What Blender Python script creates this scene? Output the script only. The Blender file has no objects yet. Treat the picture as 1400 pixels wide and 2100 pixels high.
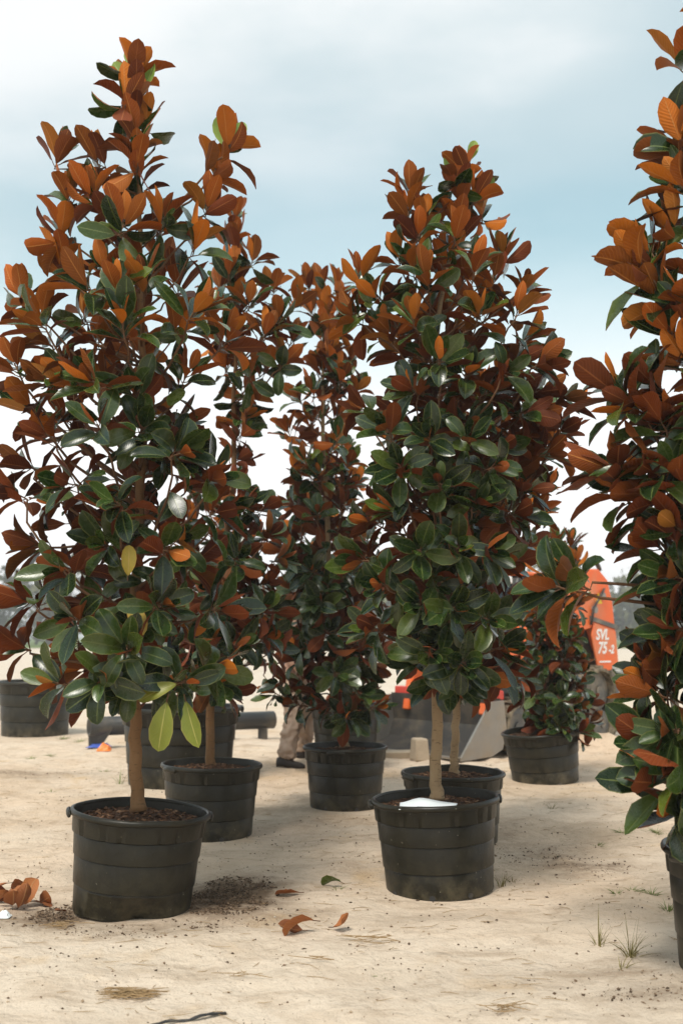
import bpy, bmesh, math, random
import numpy as np
from mathutils import Vector, Matrix, Quaternion, noise as mnoise
from mathutils.bvhtree import BVHTree

R = math.radians
SC = bpy.context.scene
COL = SC.collection

# ------------------------------------------------------------------ camera, world, sun, exposure
CAM_H = 1.35
FPX = 2000.0                       # focal length in photo pixels (photo 1400 x 2100)
PITCH = math.atan(255.0 / FPX)     # horizon at row 1305
cam_d = bpy.data.cameras.new('camera')
cam_d.sensor_fit = 'VERTICAL'
cam_d.sensor_height = 36.0
cam_d.lens = FPX / 2100.0 * 36.0
cam_d.clip_start = 0.05
cam_d.clip_end = 3000.0
cam_d.dof.use_dof = True
cam_d.dof.focus_distance = 5.0
cam_d.dof.aperture_fstop = 2.2
cam = bpy.data.objects.new('camera', cam_d)
cam.location = (0, 0, CAM_H)
cam.rotation_euler = (math.pi / 2 + PITCH, 0, 0)
COL.objects.link(cam)
SC.camera = cam

SUN_EL, SUN_AZ = R(60), R(205)     # azimuth clockwise from +Y: behind the camera, to its left
world = bpy.data.worlds.new('World')
SC.world = world
world.use_nodes = True
wn, wl = world.node_tree.nodes, world.node_tree.links
wn.clear()
w_out = wn.new('ShaderNodeOutputWorld')
w_bg = wn.new('ShaderNodeBackground'); w_bg.inputs['Strength'].default_value = 0.1
w_sky = wn.new('ShaderNodeTexSky'); w_sky.sky_type = 'NISHITA'; w_sky.sun_disc = False
w_sky.sun_elevation = SUN_EL; w_sky.sun_rotation = SUN_AZ
w_sky.air_density = 1.0; w_sky.dust_density = 1.0; w_sky.ozone_density = 1.0
w_tc = wn.new('ShaderNodeTexCoord')
w_sep = wn.new('ShaderNodeSeparateXYZ'); wl.new(w_tc.outputs['Generated'], w_sep.inputs[0])
def wmath(op, a, b=None, c=None, clamp=False):
    n = wn.new('ShaderNodeMath'); n.operation = op; n.use_clamp = clamp
    for i, v in enumerate((a, b, c)):
        if v is None: continue
        if isinstance(v, (int, float)): n.inputs[i].default_value = v
        else: wl.new(v, n.inputs[i])
    return n.outputs[0]
w_z = wmath('ADD', wmath('MAXIMUM', w_sep.outputs[2], 0.0), 0.10)
w_cx = wmath('DIVIDE', w_sep.outputs[0], w_z)
w_cy = wmath('DIVIDE', w_sep.outputs[1], w_z)
w_cmb = wn.new('ShaderNodeCombineXYZ')
wl.new(w_cx, w_cmb.inputs[0]); wl.new(w_cy, w_cmb.inputs[1])
def wnoise(scale, detail, rough, off, sx=1.0, sy=1.0, rot=0.0):
    m = wn.new('ShaderNodeMapping'); m.inputs['Location'].default_value = off
    m.inputs['Scale'].default_value = (sx, sy, 1); m.inputs['Rotation'].default_value = (0, 0, rot)
    wl.new(w_cmb.outputs[0], m.inputs[0])
    n = wn.new('ShaderNodeTexNoise'); n.inputs['Scale'].default_value = scale
    n.inputs['Detail'].default_value = detail; n.inputs['Roughness'].default_value = rough
    wl.new(m.outputs[0], n.inputs['Vector'])
    return n.outputs['Fac']
def wramp(fac, stops):
    r = wn.new('ShaderNodeValToRGB'); wl.new(fac, r.inputs[0])
    e = r.color_ramp.elements
    while len(e) < len(stops): e.new(0.5)
    for i, (p, c) in enumerate(stops): e[i].position = p; e[i].color = c
    r.color_ramp.interpolation = 'EASE'
    return r.outputs[0]
def wmix(fac, a, b):
    m = wn.new('ShaderNodeMix'); m.data_type = 'RGBA'
    for s, v in ((m.inputs[0], fac), (m.inputs[6], a), (m.inputs[7], b)):
        if isinstance(v, (int, float)): s.default_value = v
        elif isinstance(v, tuple): s.default_value = v
        else: wl.new(v, s)
    return m.outputs[2]
gapn = wnoise(0.55, 5, 0.45, (2.3, 0.35, 0), 0.55, 1.0, 0.25)
cover = wramp(gapn, [(0.40, (0.34, 0.34, 0.34, 1)), (0.60, (1, 1, 1, 1))])
shade = wnoise(1.25, 7, 0.52, (4.4, 1.2, 0), 0.7, 1.0, 0.35)
cloudc = wramp(shade, [(0.40, (4.4, 5.1, 5.35, 1)), (0.60, (6.3, 6.45, 6.5, 1))])
skyb = wn.new('ShaderNodeMix'); skyb.data_type = 'RGBA'; skyb.blend_type = 'MULTIPLY'
skyb.inputs[0].default_value = 1.0
wl.new(w_sky.outputs[0], skyb.inputs[6]); skyb.inputs[7].default_value = (1.55, 1.75, 1.25, 1)
c1 = wmix(cover, skyb.outputs[2], cloudc)
hz = wramp(w_sep.outputs[2], [(0.18, (1, 1, 1, 1)), (0.39, (0, 0, 0, 1))])
c2 = wmix(hz, c1, (7.3, 7.35, 7.35, 1))
wl.new(c2, w_bg.inputs['Color'])
wl.new(w_bg.outputs[0], w_out.inputs[0])

sun_d = bpy.data.lights.new('sun', 'SUN')
sun_d.energy = 1.9
sun_d.angle = R(14)
sun_d.color = (1.0, 0.95, 0.87)
sun = bpy.data.objects.new('sun', sun_d)
sv = Vector((math.sin(SUN_AZ) * math.cos(SUN_EL), math.cos(SUN_AZ) * math.cos(SUN_EL), math.sin(SUN_EL)))
sun.rotation_euler = sv.to_track_quat('Z', 'Y').to_euler()
sun.location = sv * 30
COL.objects.link(sun)

SC.view_settings.view_transform = 'Standard'
SC.view_settings.look = 'None'
SC.view_settings.exposure = 0.68
SC.view_settings.gamma = 1.0
SC.view_settings.use_curve_mapping = False
SC.cycles.use_denoising = True
SC.cycles.max_bounces = 8
SC.cycles.diffuse_bounces = 4
SC.cycles.glossy_bounces = 3
SC.cycles.transmission_bounces = 4
SC.cycles.volume_bounces = 0

# ------------------------------------------------------------------ places: photo pixel -> point of the place
SP, CP = math.sin(PITCH), math.cos(PITCH)
def ray(px, py):
    dx, dy = (px - 700.0) / FPX, (1050.0 - py) / FPX
    return Vector((dx, CP - SP * dy, SP + CP * dy))
def at(px, py, Y):
    d = ray(px, py)
    return Vector((0, 0, CAM_H)) + d * (Y / d.y)
def onground(px, py, z=0.0):
    d = ray(px, py)
    return Vector((0, 0, CAM_H)) + d * ((z - CAM_H) / d.z)
def tag(o, label, cat, group=None, kind=None):
    if label: o['label'] = label
    if cat: o['category'] = cat
    if group: o['group'] = group
    if kind: o['kind'] = kind
    return o
def empty(name, loc, rot=(0, 0, 0)):
    o = bpy.data.objects.new(name, None)
    o.location = loc; o.rotation_euler = rot; o.empty_display_size = 0.1
    COL.objects.link(o)
    return o
def link(name, me, mats=(), parent=None, smooth=False):
    if not isinstance(mats, (list, tuple)): mats = [mats]
    for m in mats: me.materials.append(m)
    if smooth:
        me.polygons.foreach_set('use_smooth', np.ones(len(me.polygons), dtype=bool))
    o = bpy.data.objects.new(name, me)
    COL.objects.link(o)
    if parent: o.parent = parent
    return o

class MB:
    """collects verts and faces, builds one mesh object"""
    def __init__(s): s.v = []; s.f = []; s.m = []
    def add(s, vs, fs, mi=0):
        b = len(s.v); s.v += [tuple(v) for v in vs]
        s.f += [tuple(i + b for i in f) for f in fs]; s.m += [mi] * len(fs)
    def box(s, c, d, rot=None, mi=0, taper=1.0):
        c = Vector(c); hx, hy, hz = d[0] / 2, d[1] / 2, d[2] / 2
        vs = []
        for z, t in ((-hz, 1.0), (hz, taper)):
            for x, y in ((-hx, -hy), (hx, -hy), (hx, hy), (-hx, hy)):
                p = Vector((x * t, y * t, z))
                if rot is not None: p = rot @ p
                vs.append(c + p)
        s.add(vs, [(3, 2, 1, 0), (4, 5, 6, 7), (0, 1, 5, 4), (1, 2, 6, 5), (2, 3, 7, 6), (3, 0, 4, 7)], mi)
    def tube(s, pts, rad, n=8, cap=True, mi=0, squash=1.0):
        pts = [Vector(p) for p in pts]
        if not isinstance(rad, (list, tuple)): rad = [rad] * len(pts)
        vs, fs = [], []
        up = None
        for i, p in enumerate(pts):
            t = (pts[min(i + 1, len(pts) - 1)] - pts[max(i - 1, 0)]).normalized()
            if up is None:
                up = Vector((0, 0, 1)) if abs(t.z) < 0.9 else Vector((0, 1, 0))
            a = t.cross(up)
            if a.length < 1e-5: a = t.cross(Vector((1, 0.3, 0)))
            a.normalize(); b = a.cross(t).normalized(); up = b
            for k in range(n):
                an = 2 * math.pi * k / n
                vs.append(p + (a * math.cos(an) + b * math.sin(an) * squash) * rad[i])
        for i in range(len(pts) - 1):
            for k in range(n):
                k2 = (k + 1) % n
                fs.append((i * n + k, i * n + k2, (i + 1) * n + k2, (i + 1) * n + k))
        if cap:
            fs.append(tuple(range(n - 1, -1, -1))); fs.append(tuple((len(pts) - 1) * n + k for k in range(n)))
        s.add(vs, fs, mi)
    def prism(s, poly, y0, y1, mi=0):
        """poly = (x, z) outline, pushed along y"""
        n = len(poly)
        vs = [(x, y0, z) for x, z in poly] + [(x, y1, z) for x, z in poly]
        fs = [tuple(range(n)), tuple(range(2 * n - 1, n - 1, -1))]
        fs += [(k, k + n, (k + 1) % n + n, (k + 1) % n) for k in range(n)]
        s.add(vs, fs, mi)
    def build(s, name, mats, parent=None, smooth=False, fixn=False, bevel=0.0):
        me = bpy.data.meshes.new(name)
        me.from_pydata(s.v, [], s.f)
        me.polygons.foreach_set('material_index', s.m)
        if fixn or bevel:
            bm = bmesh.new(); bm.from_mesh(me)
            bmesh.ops.recalc_face_normals(bm, faces=bm.faces)
            bm.to_mesh(me); bm.free()
        me.update()
        o = link(name, me, mats, parent, smooth)
        if bevel:
            md = o.modifiers.new('bevel', 'BEVEL'); md.width = bevel; md.segments = 2; md.limit_method = 'ANGLE'
            me.polygons.foreach_set('use_smooth', np.ones(len(me.polygons), dtype=bool))
            md.harden_normals = False
            try: me.set_sharp_from_angle(angle=R(40))
            except Exception: pass
        return o

# ------------------------------------------------------------------ materials
class NT:
    def __init__(s, name):
        s.mat = bpy.data.materials.new(name); s.mat.use_nodes = True
        s.t = s.mat.node_tree; s.n = s.t.nodes; s.l = s.t.links
        s.n.clear()
        s.out = s.n.new('ShaderNodeOutputMaterial')
        s.b = s.n.new('ShaderNodeBsdfPrincipled')
        s.l.new(s.b.outputs[0], s.out.inputs[0])
    def put(s, sock, v):
        if isinstance(v, (int, float)): sock.default_value = v
        elif isinstance(v, tuple):
            sock.default_value = v if len(v) == len(sock.default_value) else (*v, 1.0)
        else: s.l.new(v, sock)
    def math(s, op, a, b=None, c=None, clamp=False):
        n = s.n.new('ShaderNodeMath'); n.operation = op; n.use_clamp = clamp
        for i, v in enumerate((a, b, c)):
            if v is not None: s.put(n.inputs[i], v)
        return n.outputs[0]
    def mix(s, f, a, b, mode='MIX'):
        n = s.n.new('ShaderNodeMix'); n.data_type = 'RGBA'; n.blend_type = mode
        s.put(n.inputs[0], f); s.put(n.inputs[6], a); s.put(n.inputs[7], b)
        return n.outputs[2]
    def coord(s, which='Object'):
        return s.n.new('ShaderNodeTexCoord').outputs[which]
    def noise(s, vec, scale, detail=4, rough=0.5, dist=0.0, stretch=None):
        if stretch:
            m = s.n.new('ShaderNodeMapping'); m.inputs['Scale'].default_value = stretch
            s.l.new(vec, m.inputs[0]); vec = m.outputs[0]
        n = s.n.new('ShaderNodeTexNoise'); n.inputs['Scale'].default_value = scale
        n.inputs['Detail'].default_value = detail; n.inputs['Roughness'].default_value = rough
        n.inputs['Distortion'].default_value = dist
        s.l.new(vec, n.inputs['Vector'])
        return n.outputs['Fac']
    def vor(s, vec, scale, feat='F1', out='Distance'):
        n = s.n.new('ShaderNodeTexVoronoi'); n.inputs['Scale'].default_value = scale; n.feature = feat
        s.l.new(vec, n.inputs['Vector'])
        return n.outputs[out]
    def ramp(s, f, stops, interp='LINEAR'):
        n = s.n.new('ShaderNodeValToRGB'); s.l.new(f, n.inputs[0])
        e = n.color_ramp.elements; n.color_ramp.interpolation = interp
        while len(e) < len(stops): e.new(0.5)
        for i, (p, c) in enumerate(stops):
            e[i].position = p
            e[i].color = (c, c, c, 1) if isinstance(c, (int, float)) else (*c, 1)
        return n.outputs[0]
    def bump(s, h, strength, dist):
        n = s.n.new('ShaderNodeBump'); n.inputs['Strength'].default_value = strength
        n.inputs['Distance'].default_value = dist
        s.l.new(h, n.inputs['Height']); s.l.new(n.outputs[0], s.b.inputs['Normal'])
    def attr(s, name):
        n = s.n.new('ShaderNodeAttribute'); n.attribute_name = name
        return n.outputs['Vector']
    def done(s, col=None, rough=None, spec=None, metal=None):
        if col is not None: s.put(s.b.inputs['Base Color'], col)
        if rough is not None: s.put(s.b.inputs['Roughness'], rough)
        if spec is not None: s.put(s.b.inputs['Specular IOR Level'], spec)
        if metal is not None: s.put(s.b.inputs['Metallic'], metal)
        return s.mat

def simple(name, col, rough=0.6, spec=0.4, metal=0.0, var=0.25, scale=6.0, bump=0.0, dirt=None):
    t = NT(name); co = t.coord()
    f = t.noise(co, scale, 5, 0.6)
    c = t.mix(f, tuple(x * (1 - var) for x in col), tuple(min(1, x * (1 + var)) for x in col))
    if dirt:
        g = t.ramp(t.noise(co, scale * 0.6, 6, 0.65), [(0.45, 0.0), (0.7, dirt[1])])
        c = t.mix(g, c, dirt[0])
    if bump: t.bump(t.noise(co, scale * 8, 4, 0.6), 0.6, bump)
    return t.done(c, rough, spec, metal)

def leaf_common(t):
    v = t.attr('luv')
    sp = t.n.new('ShaderNodeSeparateXYZ'); t.l.new(v, sp.inputs[0])
    oi = t.n.new('ShaderNodeObjectInfo').outputs['Random']
    rnd = t.math('FRACT', t.math('ADD', sp.outputs[2], oi))
    au = t.math('ABSOLUTE', sp.outputs[0])
    veins = t.math('SINE', t.math('MULTIPLY', t.math('SUBTRACT', sp.outputs[1], t.math('MULTIPLY', au, 0.22)), 75.0))
    return sp, rnd, au, veins

def mat_leaf_top(name, stops, midrib, margin, rough=0.30):
    t = NT(name); sp, rnd, au, veins = leaf_common(t)
    co = t.coord()
    c = t.ramp(rnd, stops)
    bl = t.noise(co, 16, 4, 0.6)
    c = t.mix(t.math('MULTIPLY', t.ramp(bl, [(0.35, 0.0), (0.75, 1.0)]), 0.45), c, t.mix(1.0, c, (1.7, 1.55, 1.1), 'MULTIPLY'))
    c = t.mix(t.math('MULTIPLY', t.ramp(veins, [(0.75, 0.0), (1.0, 1.0)]), 0.08), c, midrib)
    spot = t.ramp(t.noise(co, 70, 2, 0.5), [(0.70, 0.0), (0.76, 1.0)])
    c = t.mix(t.math('MULTIPLY', spot, 0.5), c, (0.20, 0.16, 0.07))
    c = t.mix(t.ramp(au, [(0.03, 1.0), (0.08, 0.0)]), c, midrib)
    c = t.mix(t.ramp(au, [(0.88, 0.0), (0.97, 0.9)]), c, margin)
    h = t.math('ADD', t.math('MULTIPLY', veins, 0.25), t.ramp(au, [(0.0, 0.0), (0.12, 1.0)]))
    t.bump(h, 0.07, 0.003)
    t.put(t.b.inputs['Roughness'], t.math('ADD', t.math('MULTIPLY', t.noise(co, 30, 3), 0.22), rough - 0.08))
    return t.done(c, None, 0.42)
def mat_leaf_bottom(name, stops, midrib):
    t = NT(name); sp, rnd, au, veins = leaf_common(t)
    co = t.coord()
    c = t.ramp(rnd, stops)
    bl = t.noise(co, 14, 4, 0.6)
    c = t.mix(t.math('MULTIPLY', t.ramp(bl, [(0.3, 0.0), (0.75, 1.0)]), 0.5), c, t.mix(1.0, c, (0.62, 0.55, 0.5), 'MULTIPLY'))
    c = t.mix(t.math('MULTIPLY', t.ramp(veins, [(0.7, 0.0), (1.0, 1.0)]), 0.20), c, midrib)
    c = t.mix(t.ramp(au, [(0.03, 0.8), (0.075, 0.0)]), c, midrib)
    h = t.math('ADD', t.math('MULTIPLY', veins, -0.3), t.ramp(au, [(0.0, 1.0), (0.12, 0.0)]))
    t.bump(h, 0.4, 0.004)
    return t.done(c, 0.6, 0.22)

M = {}
M['leaf_top'] = mat_leaf_top('leaf_top',
    [(0.0, (0.010, 0.026, 0.005)), (0.45, (0.020, 0.043, 0.007)), (0.8, (0.040, 0.074, 0.010)), (1.0, (0.085, 0.115, 0.016))],
    (0.13, 0.17, 0.055), (0.17, 0.17, 0.045), 0.24)
M['leaf_bottom'] = mat_leaf_bottom('leaf_bottom',
    [(0.0, (0.15, 0.034, 0.006)), (0.25, (0.46, 0.108, 0.007)), (0.5, (0.24, 0.070, 0.010)), (0.8, (0.64, 0.175, 0.010)), (1.0, (0.30, 0.125, 0.018))],
    (0.50, 0.20, 0.05))
M['old_shaded_top'] = mat_leaf_top('old_shaded_leaf_top',  # darker copy: leaf age plus shade of the crown interior, put into the colour
    [(0.0, (0.007, 0.019, 0.005)), (0.45, (0.013, 0.030, 0.006)), (0.8, (0.026, 0.050, 0.008)), (1.0, (0.055, 0.080, 0.012))],
    (0.10, 0.125, 0.035), (0.13, 0.14, 0.035), 0.25)
M['old_shaded_bottom'] = mat_leaf_bottom('old_shaded_leaf_bottom',
    [(0.0, (0.085, 0.018, 0.006)), (0.35, (0.20, 0.042, 0.007)), (0.6, (0.13, 0.030, 0.007)), (0.85, (0.27, 0.070, 0.009)), (1.0, (0.14, 0.055, 0.012))],
    (0.30, 0.10, 0.03))
M['young_top'] = mat_leaf_top('young_leaf_top', [(0.0, (0.16, 0.26, 0.045)), (1.0, (0.24, 0.33, 0.06))], (0.36, 0.42, 0.16), (0.3, 0.36, 0.1), 0.4)
M['young_bottom'] = mat_leaf_bottom('young_leaf_bottom', [(0.0, (0.20, 0.27, 0.06)), (1.0, (0.28, 0.32, 0.08))], (0.36, 0.4, 0.16))
M['yellow_top'] = mat_leaf_top('yellow_leaf_top', [(0.0, (0.50, 0.25, 0.02)), (0.5, (0.46, 0.22, 0.02)), (1.0, (0.34, 0.28, 0.04))], (0.5, 0.36, 0.1), (0.35, 0.18, 0.03), 0.45)
M['olive_top'] = mat_leaf_top('olive_leaf_top', [(0.0, (0.18, 0.19, 0.02)), (1.0, (0.13, 0.17, 0.02))], (0.34, 0.32, 0.08), (0.25, 0.22, 0.05), 0.4)
M['dry_leaf'] = mat_leaf_bottom('dry_leaf', [(0.0, (0.30, 0.10, 0.03)), (0.5, (0.42, 0.15, 0.045)), (1.0, (0.22, 0.075, 0.03))], (0.42, 0.22, 0.09))

def mat_bark(name, c1, c2, c3):
    t = NT(name); co = t.coord()
    f = t.noise(co, 9, 6, 0.6, 0.4, (1, 1, 0.35))
    c = t.mix(t.ramp(f, [(0.3, 0.0), (0.7, 1.0)]), c1, c2)
    lent = t.ramp(t.noise(co, 42, 3, 0.5, 0.0, (0.6, 0.6, 2.2)), [(0.60, 0.0), (0.68, 1.0)])
    c = t.mix(t.math('MULTIPLY', lent, 0.7), c, c3)
    t.bump(t.math('ADD', t.noise(co, 60, 4, 0.6), t.math('MULTIPLY', t.noise(co, 8, 2), 1.5)), 0.7, 0.006)
    return t.done(c, 0.8, 0.25)
M['bark'] = mat_bark('bark', (0.24, 0.16, 0.085), (0.36, 0.26, 0.15), (0.12, 0.075, 0.04))
M['bark_brown'] = mat_bark('bark_brown', (0.17, 0.088, 0.036), (0.25, 0.145, 0.068), (0.10, 0.06, 0.03))
M['twig'] = mat_bark('twig', (0.11, 0.055, 0.028), (0.19, 0.10, 0.05), (0.06, 0.035, 0.02))

def mat_pot(name, base, dust):
    t = NT(name); co = t.coord()
    f = t.noise(co, 3.5, 5, 0.6)
    c = t.mix(f, tuple(x * 0.75 for x in base), tuple(x * 1.3 for x in base))
    sp = t.n.new('ShaderNodeSeparateXYZ'); t.l.new(co, sp.inputs[0])
    low = t.ramp(sp.outputs[2], [(0.0, 1.0), (0.16, 0.25), (0.30, 0.12)])
    d = t.math('MULTIPLY', t.ramp(t.noise(co, 9, 6, 0.7), [(0.42, 0.0), (0.68, 1.0)]), t.math('MULTIPLY', low, 0.75))
    c = t.mix(d, c, dust)
    streak = t.ramp(t.noise(co, 14, 5, 0.6, 0.0, (1, 1, 0.08)), [(0.58, 0.0), (0.75, 0.35)])
    c = t.mix(t.math('MULTIPLY', streak, 0.55), c, tuple(x * 0.55 for x in dust))
    fleck = t.ramp(t.noise(co, 55, 2, 0.5), [(0.735, 0.0), (0.765, 1.0)])
    c = t.mix(t.math('MULTIPLY', fleck, 0.6), c, (0.30, 0.27, 0.2))
    t.bump(t.math('ADD', t.noise(co, 7, 4), t.math('MULTIPLY', t.noise(co, 90, 3), 0.08)), 0.35, 0.02)
    t.put(t.b.inputs['Roughness'], t.math('ADD', t.math('MULTIPLY', d, 0.4), t.math('ADD', 0.30, t.math('MULTIPLY', f, 0.18))))
    return t.done(c, None, 0.32)
M['pot'] = mat_pot('pot_plastic', (0.0105, 0.0090, 0.0040), (0.11, 0.09, 0.05))
M['pot_grey'] = mat_pot('pot_plastic_grey', (0.015, 0.0135, 0.0072), (0.16, 0.13, 0.08))

def mat_soil():
    t = NT('potting_soil'); co = t.coord()
    f = t.noise(co, 45, 6, 0.7)
    c = t.ramp(f, [(0.3, (0.022, 0.012, 0.007)), (0.52, (0.075, 0.038, 0.02)), (0.72, (0.17, 0.09, 0.045))])
    t.bump(t.noise(co, 70, 5, 0.7), 1.0, 0.02)
    return t.done(c, 0.9, 0.2)
M['soil'] = mat_soil()
def mat_chip(name, stops):
    t = NT(name)
    rp = t.n.new('ShaderNodeNewGeometry').outputs['Random Per Island']
    c = t.ramp(rp, stops)
    return t.done(c, 0.85, 0.2)
M['bark_chip'] = mat_chip('bark_chip', [(0.0, (0.03, 0.016, 0.009)), (0.5, (0.10, 0.048, 0.024)), (0.85, (0.20, 0.105, 0.055)), (1.0, (0.32, 0.2, 0.12))])
M['crumb'] = mat_chip('soil_crumb', [(0.0, (0.05, 0.033, 0.02)), (0.6, (0.14, 0.09, 0.055)), (1.0, (0.26, 0.18, 0.115))])
M['pebble'] = mat_chip('pebble', [(0.0, (0.30, 0.22, 0.14)), (0.6, (0.42, 0.32, 0.22)), (1.0, (0.52, 0.45, 0.36))])

def mat_sand():
    t = NT('sand'); co = t.coord('Object')
    big = t.noise(co, 0.55, 5, 0.55, 0.3)
    mid = t.noise(co, 2.6, 6, 0.62, 0.4, (1, 1.6, 1))
    fine = t.noise(co, 26, 6, 0.68)
    c = t.ramp(big, [(0.30, (0.58, 0.425, 0.285)), (0.50, (0.66, 0.52, 0.385)), (0.70, (0.70, 0.575, 0.445))])
    # yellowish dug sand towards the machine, paler grey wheel-packed sand in front
    sp = t.n.new('ShaderNodeSeparateXYZ'); t.l.new(co, sp.inputs[0])
    wob = t.math('ADD', sp.outputs[1], t.math('MULTIPLY', t.noise(co, 1.1, 4), 1.6))
    front = t.ramp(t.math('DIVIDE', wob, 10.0), [(0.52, 1.0), (0.60, 0.0)])
    c = t.mix(t.math('MULTIPLY', front, 0.75), c, (0.69, 0.585, 0.465))
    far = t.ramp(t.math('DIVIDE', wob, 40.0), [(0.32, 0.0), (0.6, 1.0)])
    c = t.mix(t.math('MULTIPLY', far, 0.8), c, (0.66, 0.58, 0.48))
    c = t.mix(t.math('MULTIPLY', t.ramp(mid, [(0.48, 0.0), (0.70, 1.0)]), 0.42), c, (0.38, 0.265, 0.165))
    c = t.mix(t.math('MULTIPLY', t.ramp(t.noise(co, 1.4, 5, 0.6, 0.6), [(0.58, 0.0), (0.7, 1.0)]), 0.5), c, (0.58, 0.38, 0.18))
    c = t.mix(t.math('MULTIPLY', t.ramp(fine, [(0.56, 0.0), (0.74, 1.0)]), 0.5), c, (0.23, 0.155, 0.09))
    c = t.mix(t.math('MULTIPLY', t.ramp(t.noise(co, 4.2, 7, 0.72, 0.8, (0.55, 1.5, 1)), [(0.52, 0.0), (0.66, 1.0)]), 0.48), c, (0.32, 0.225, 0.145))
    c = t.mix(t.math('MULTIPLY', t.ramp(t.noise(co, 0.9, 4, 0.6, 0.4), [(0.5, 0.0), (0.68, 1.0)]), 0.5), c, (0.64, 0.54, 0.42))
    c = t.mix(t.math('MULTIPLY', t.ramp(t.noise(co, 120, 3, 0.6), [(0.58, 0.0), (0.7, 1.0)]), 0.35), c, (0.20, 0.14, 0.09))
    c = t.mix(t.math('MULTIPLY', t.ramp(t.noise(co, 75, 3, 0.6), [(0.64, 0.0), (0.72, 1.0)]), 0.4), c, (0.74, 0.68, 0.58))
    an_ = t.n.new('ShaderNodeAttribute'); an_.attribute_name = 'stain'
    sf = t.math('MULTIPLY', an_.outputs['Fac'], t.math('ADD', t.math('MULTIPLY', t.noise(co, 11, 7, 0.75, 0.6), 3.2), -0.55), None, True)
    c = t.mix(t.math('MULTIPLY', sf, 0.92), c, t.mix(t.noise(co, 60, 4, 0.7), (0.075, 0.045, 0.025), (0.22, 0.145, 0.085)))
    h = t.math('ADD', t.math('MULTIPLY', t.noise(co, 7, 6, 0.6, 0.5), 1.0), t.math('MULTIPLY', fine, 0.35))
    t.bump(h, 0.8, 0.045)
    return t.done(c, 0.92, 0.15)
M['sand'] = mat_sand()
M['field'] = simple('field_grass', (0.12, 0.17, 0.035), 0.9, 0.1, 0, 0.4, 0.08)
M['weed'] = simple('weed_green', (0.16, 0.20, 0.05), 0.6, 0.3, 0, 0.4, 30)
M['straw'] = simple('dry_straw', (0.30, 0.20, 0.10), 0.8, 0.2, 0, 0.4, 30)
M['weed_olive'] = simple('weed_olive', (0.20, 0.17, 0.06), 0.7, 0.2, 0, 0.4, 30)
M['paper'] = simple('white_paper', (0.80, 0.85, 0.86), 0.5, 0.4, 0, 0.05, 8)
M['black'] = simple('black_rubber', (0.028, 0.028, 0.028), 0.6, 0.4, 0, 0.3, 12, 0.004, ((0.25, 0.2, 0.14), 0.5))
M['orange_paint'] = simple('orange_paint', (0.80, 0.125, 0.012), 0.35, 0.5, 0, 0.06, 4, 0, ((0.55, 0.30, 0.16), 0.5))
M['red_paint'] = simple('red_paint', (0.62, 0.045, 0.025), 0.4, 0.5, 0, 0.1, 4, 0, ((0.4, 0.2, 0.12), 0.4))
M['grey_paint'] = simple('grey_paint', (0.10, 0.10, 0.095), 0.5, 0.4, 0, 0.2, 5, 0, ((0.36, 0.29, 0.2), 0.8))
M['dusty_rubber'] = simple('dusty_rubber', (0.09, 0.075, 0.05), 0.85, 0.2, 0, 0.3, 9, 0.006, ((0.42, 0.34, 0.24), 0.9))
M['steel'] = simple('worn_steel', (0.30, 0.28, 0.25), 0.45, 0.5, 0.55, 0.25, 5, 0.003, ((0.34, 0.26, 0.17), 0.7))
M['bucket_steel'] = simple('bucket_steel', (0.05, 0.045, 0.04), 0.6, 0.4, 0.2, 0.3, 5, 0.003, ((0.2, 0.155, 0.1), 0.6))
M['dark_steel'] = simple('dark_steel', (0.045, 0.045, 0.043), 0.42, 0.5, 0.2, 0.25, 5, 0.002, ((0.2, 0.16, 0.11), 0.5))
M['white_decal'] = simple('white_decal', (0.82, 0.82, 0.80), 0.5, 0.4, 0, 0.04, 6)
M['yellow_decal'] = simple('yellow_decal', (0.85, 0.6, 0.03), 0.5, 0.4, 0, 0.04, 6)
M['concrete'] = simple('concrete', (0.44, 0.35, 0.25), 0.9, 0.2, 0, 0.25, 9, 0.006)
M['khaki'] = simple('khaki_cloth', (0.50, 0.37, 0.28), 0.9, 0.15, 0, 0.2, 14, 0.003)
M['shirt'] = simple('shirt_cloth', (0.09, 0.12, 0.15), 0.9, 0.15, 0, 0.2, 14, 0.003)
M['skin'] = simple('skin', (0.44, 0.25, 0.17), 0.55, 0.4, 0, 0.1, 14)
M['hair'] = simple('hair', (0.04, 0.025, 0.015), 0.6, 0.3, 0, 0.3, 30)
M['boot'] = simple('boot_leather', (0.035, 0.026, 0.02), 0.6, 0.4, 0, 0.3, 14, 0.003)
M['blue_plastic'] = simple('blue_plastic', (0.05, 0.10, 0.42), 0.35, 0.5, 0, 0.3, 20)
M['orange_plastic'] = simple('orange_plastic', (0.85, 0.22, 0.03), 0.4, 0.5, 0, 0.2, 20)
gt = NT('dark_glass'); gt.done((0.012, 0.014, 0.015), 0.06, 0.5); M['glass'] = gt.mat

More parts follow.
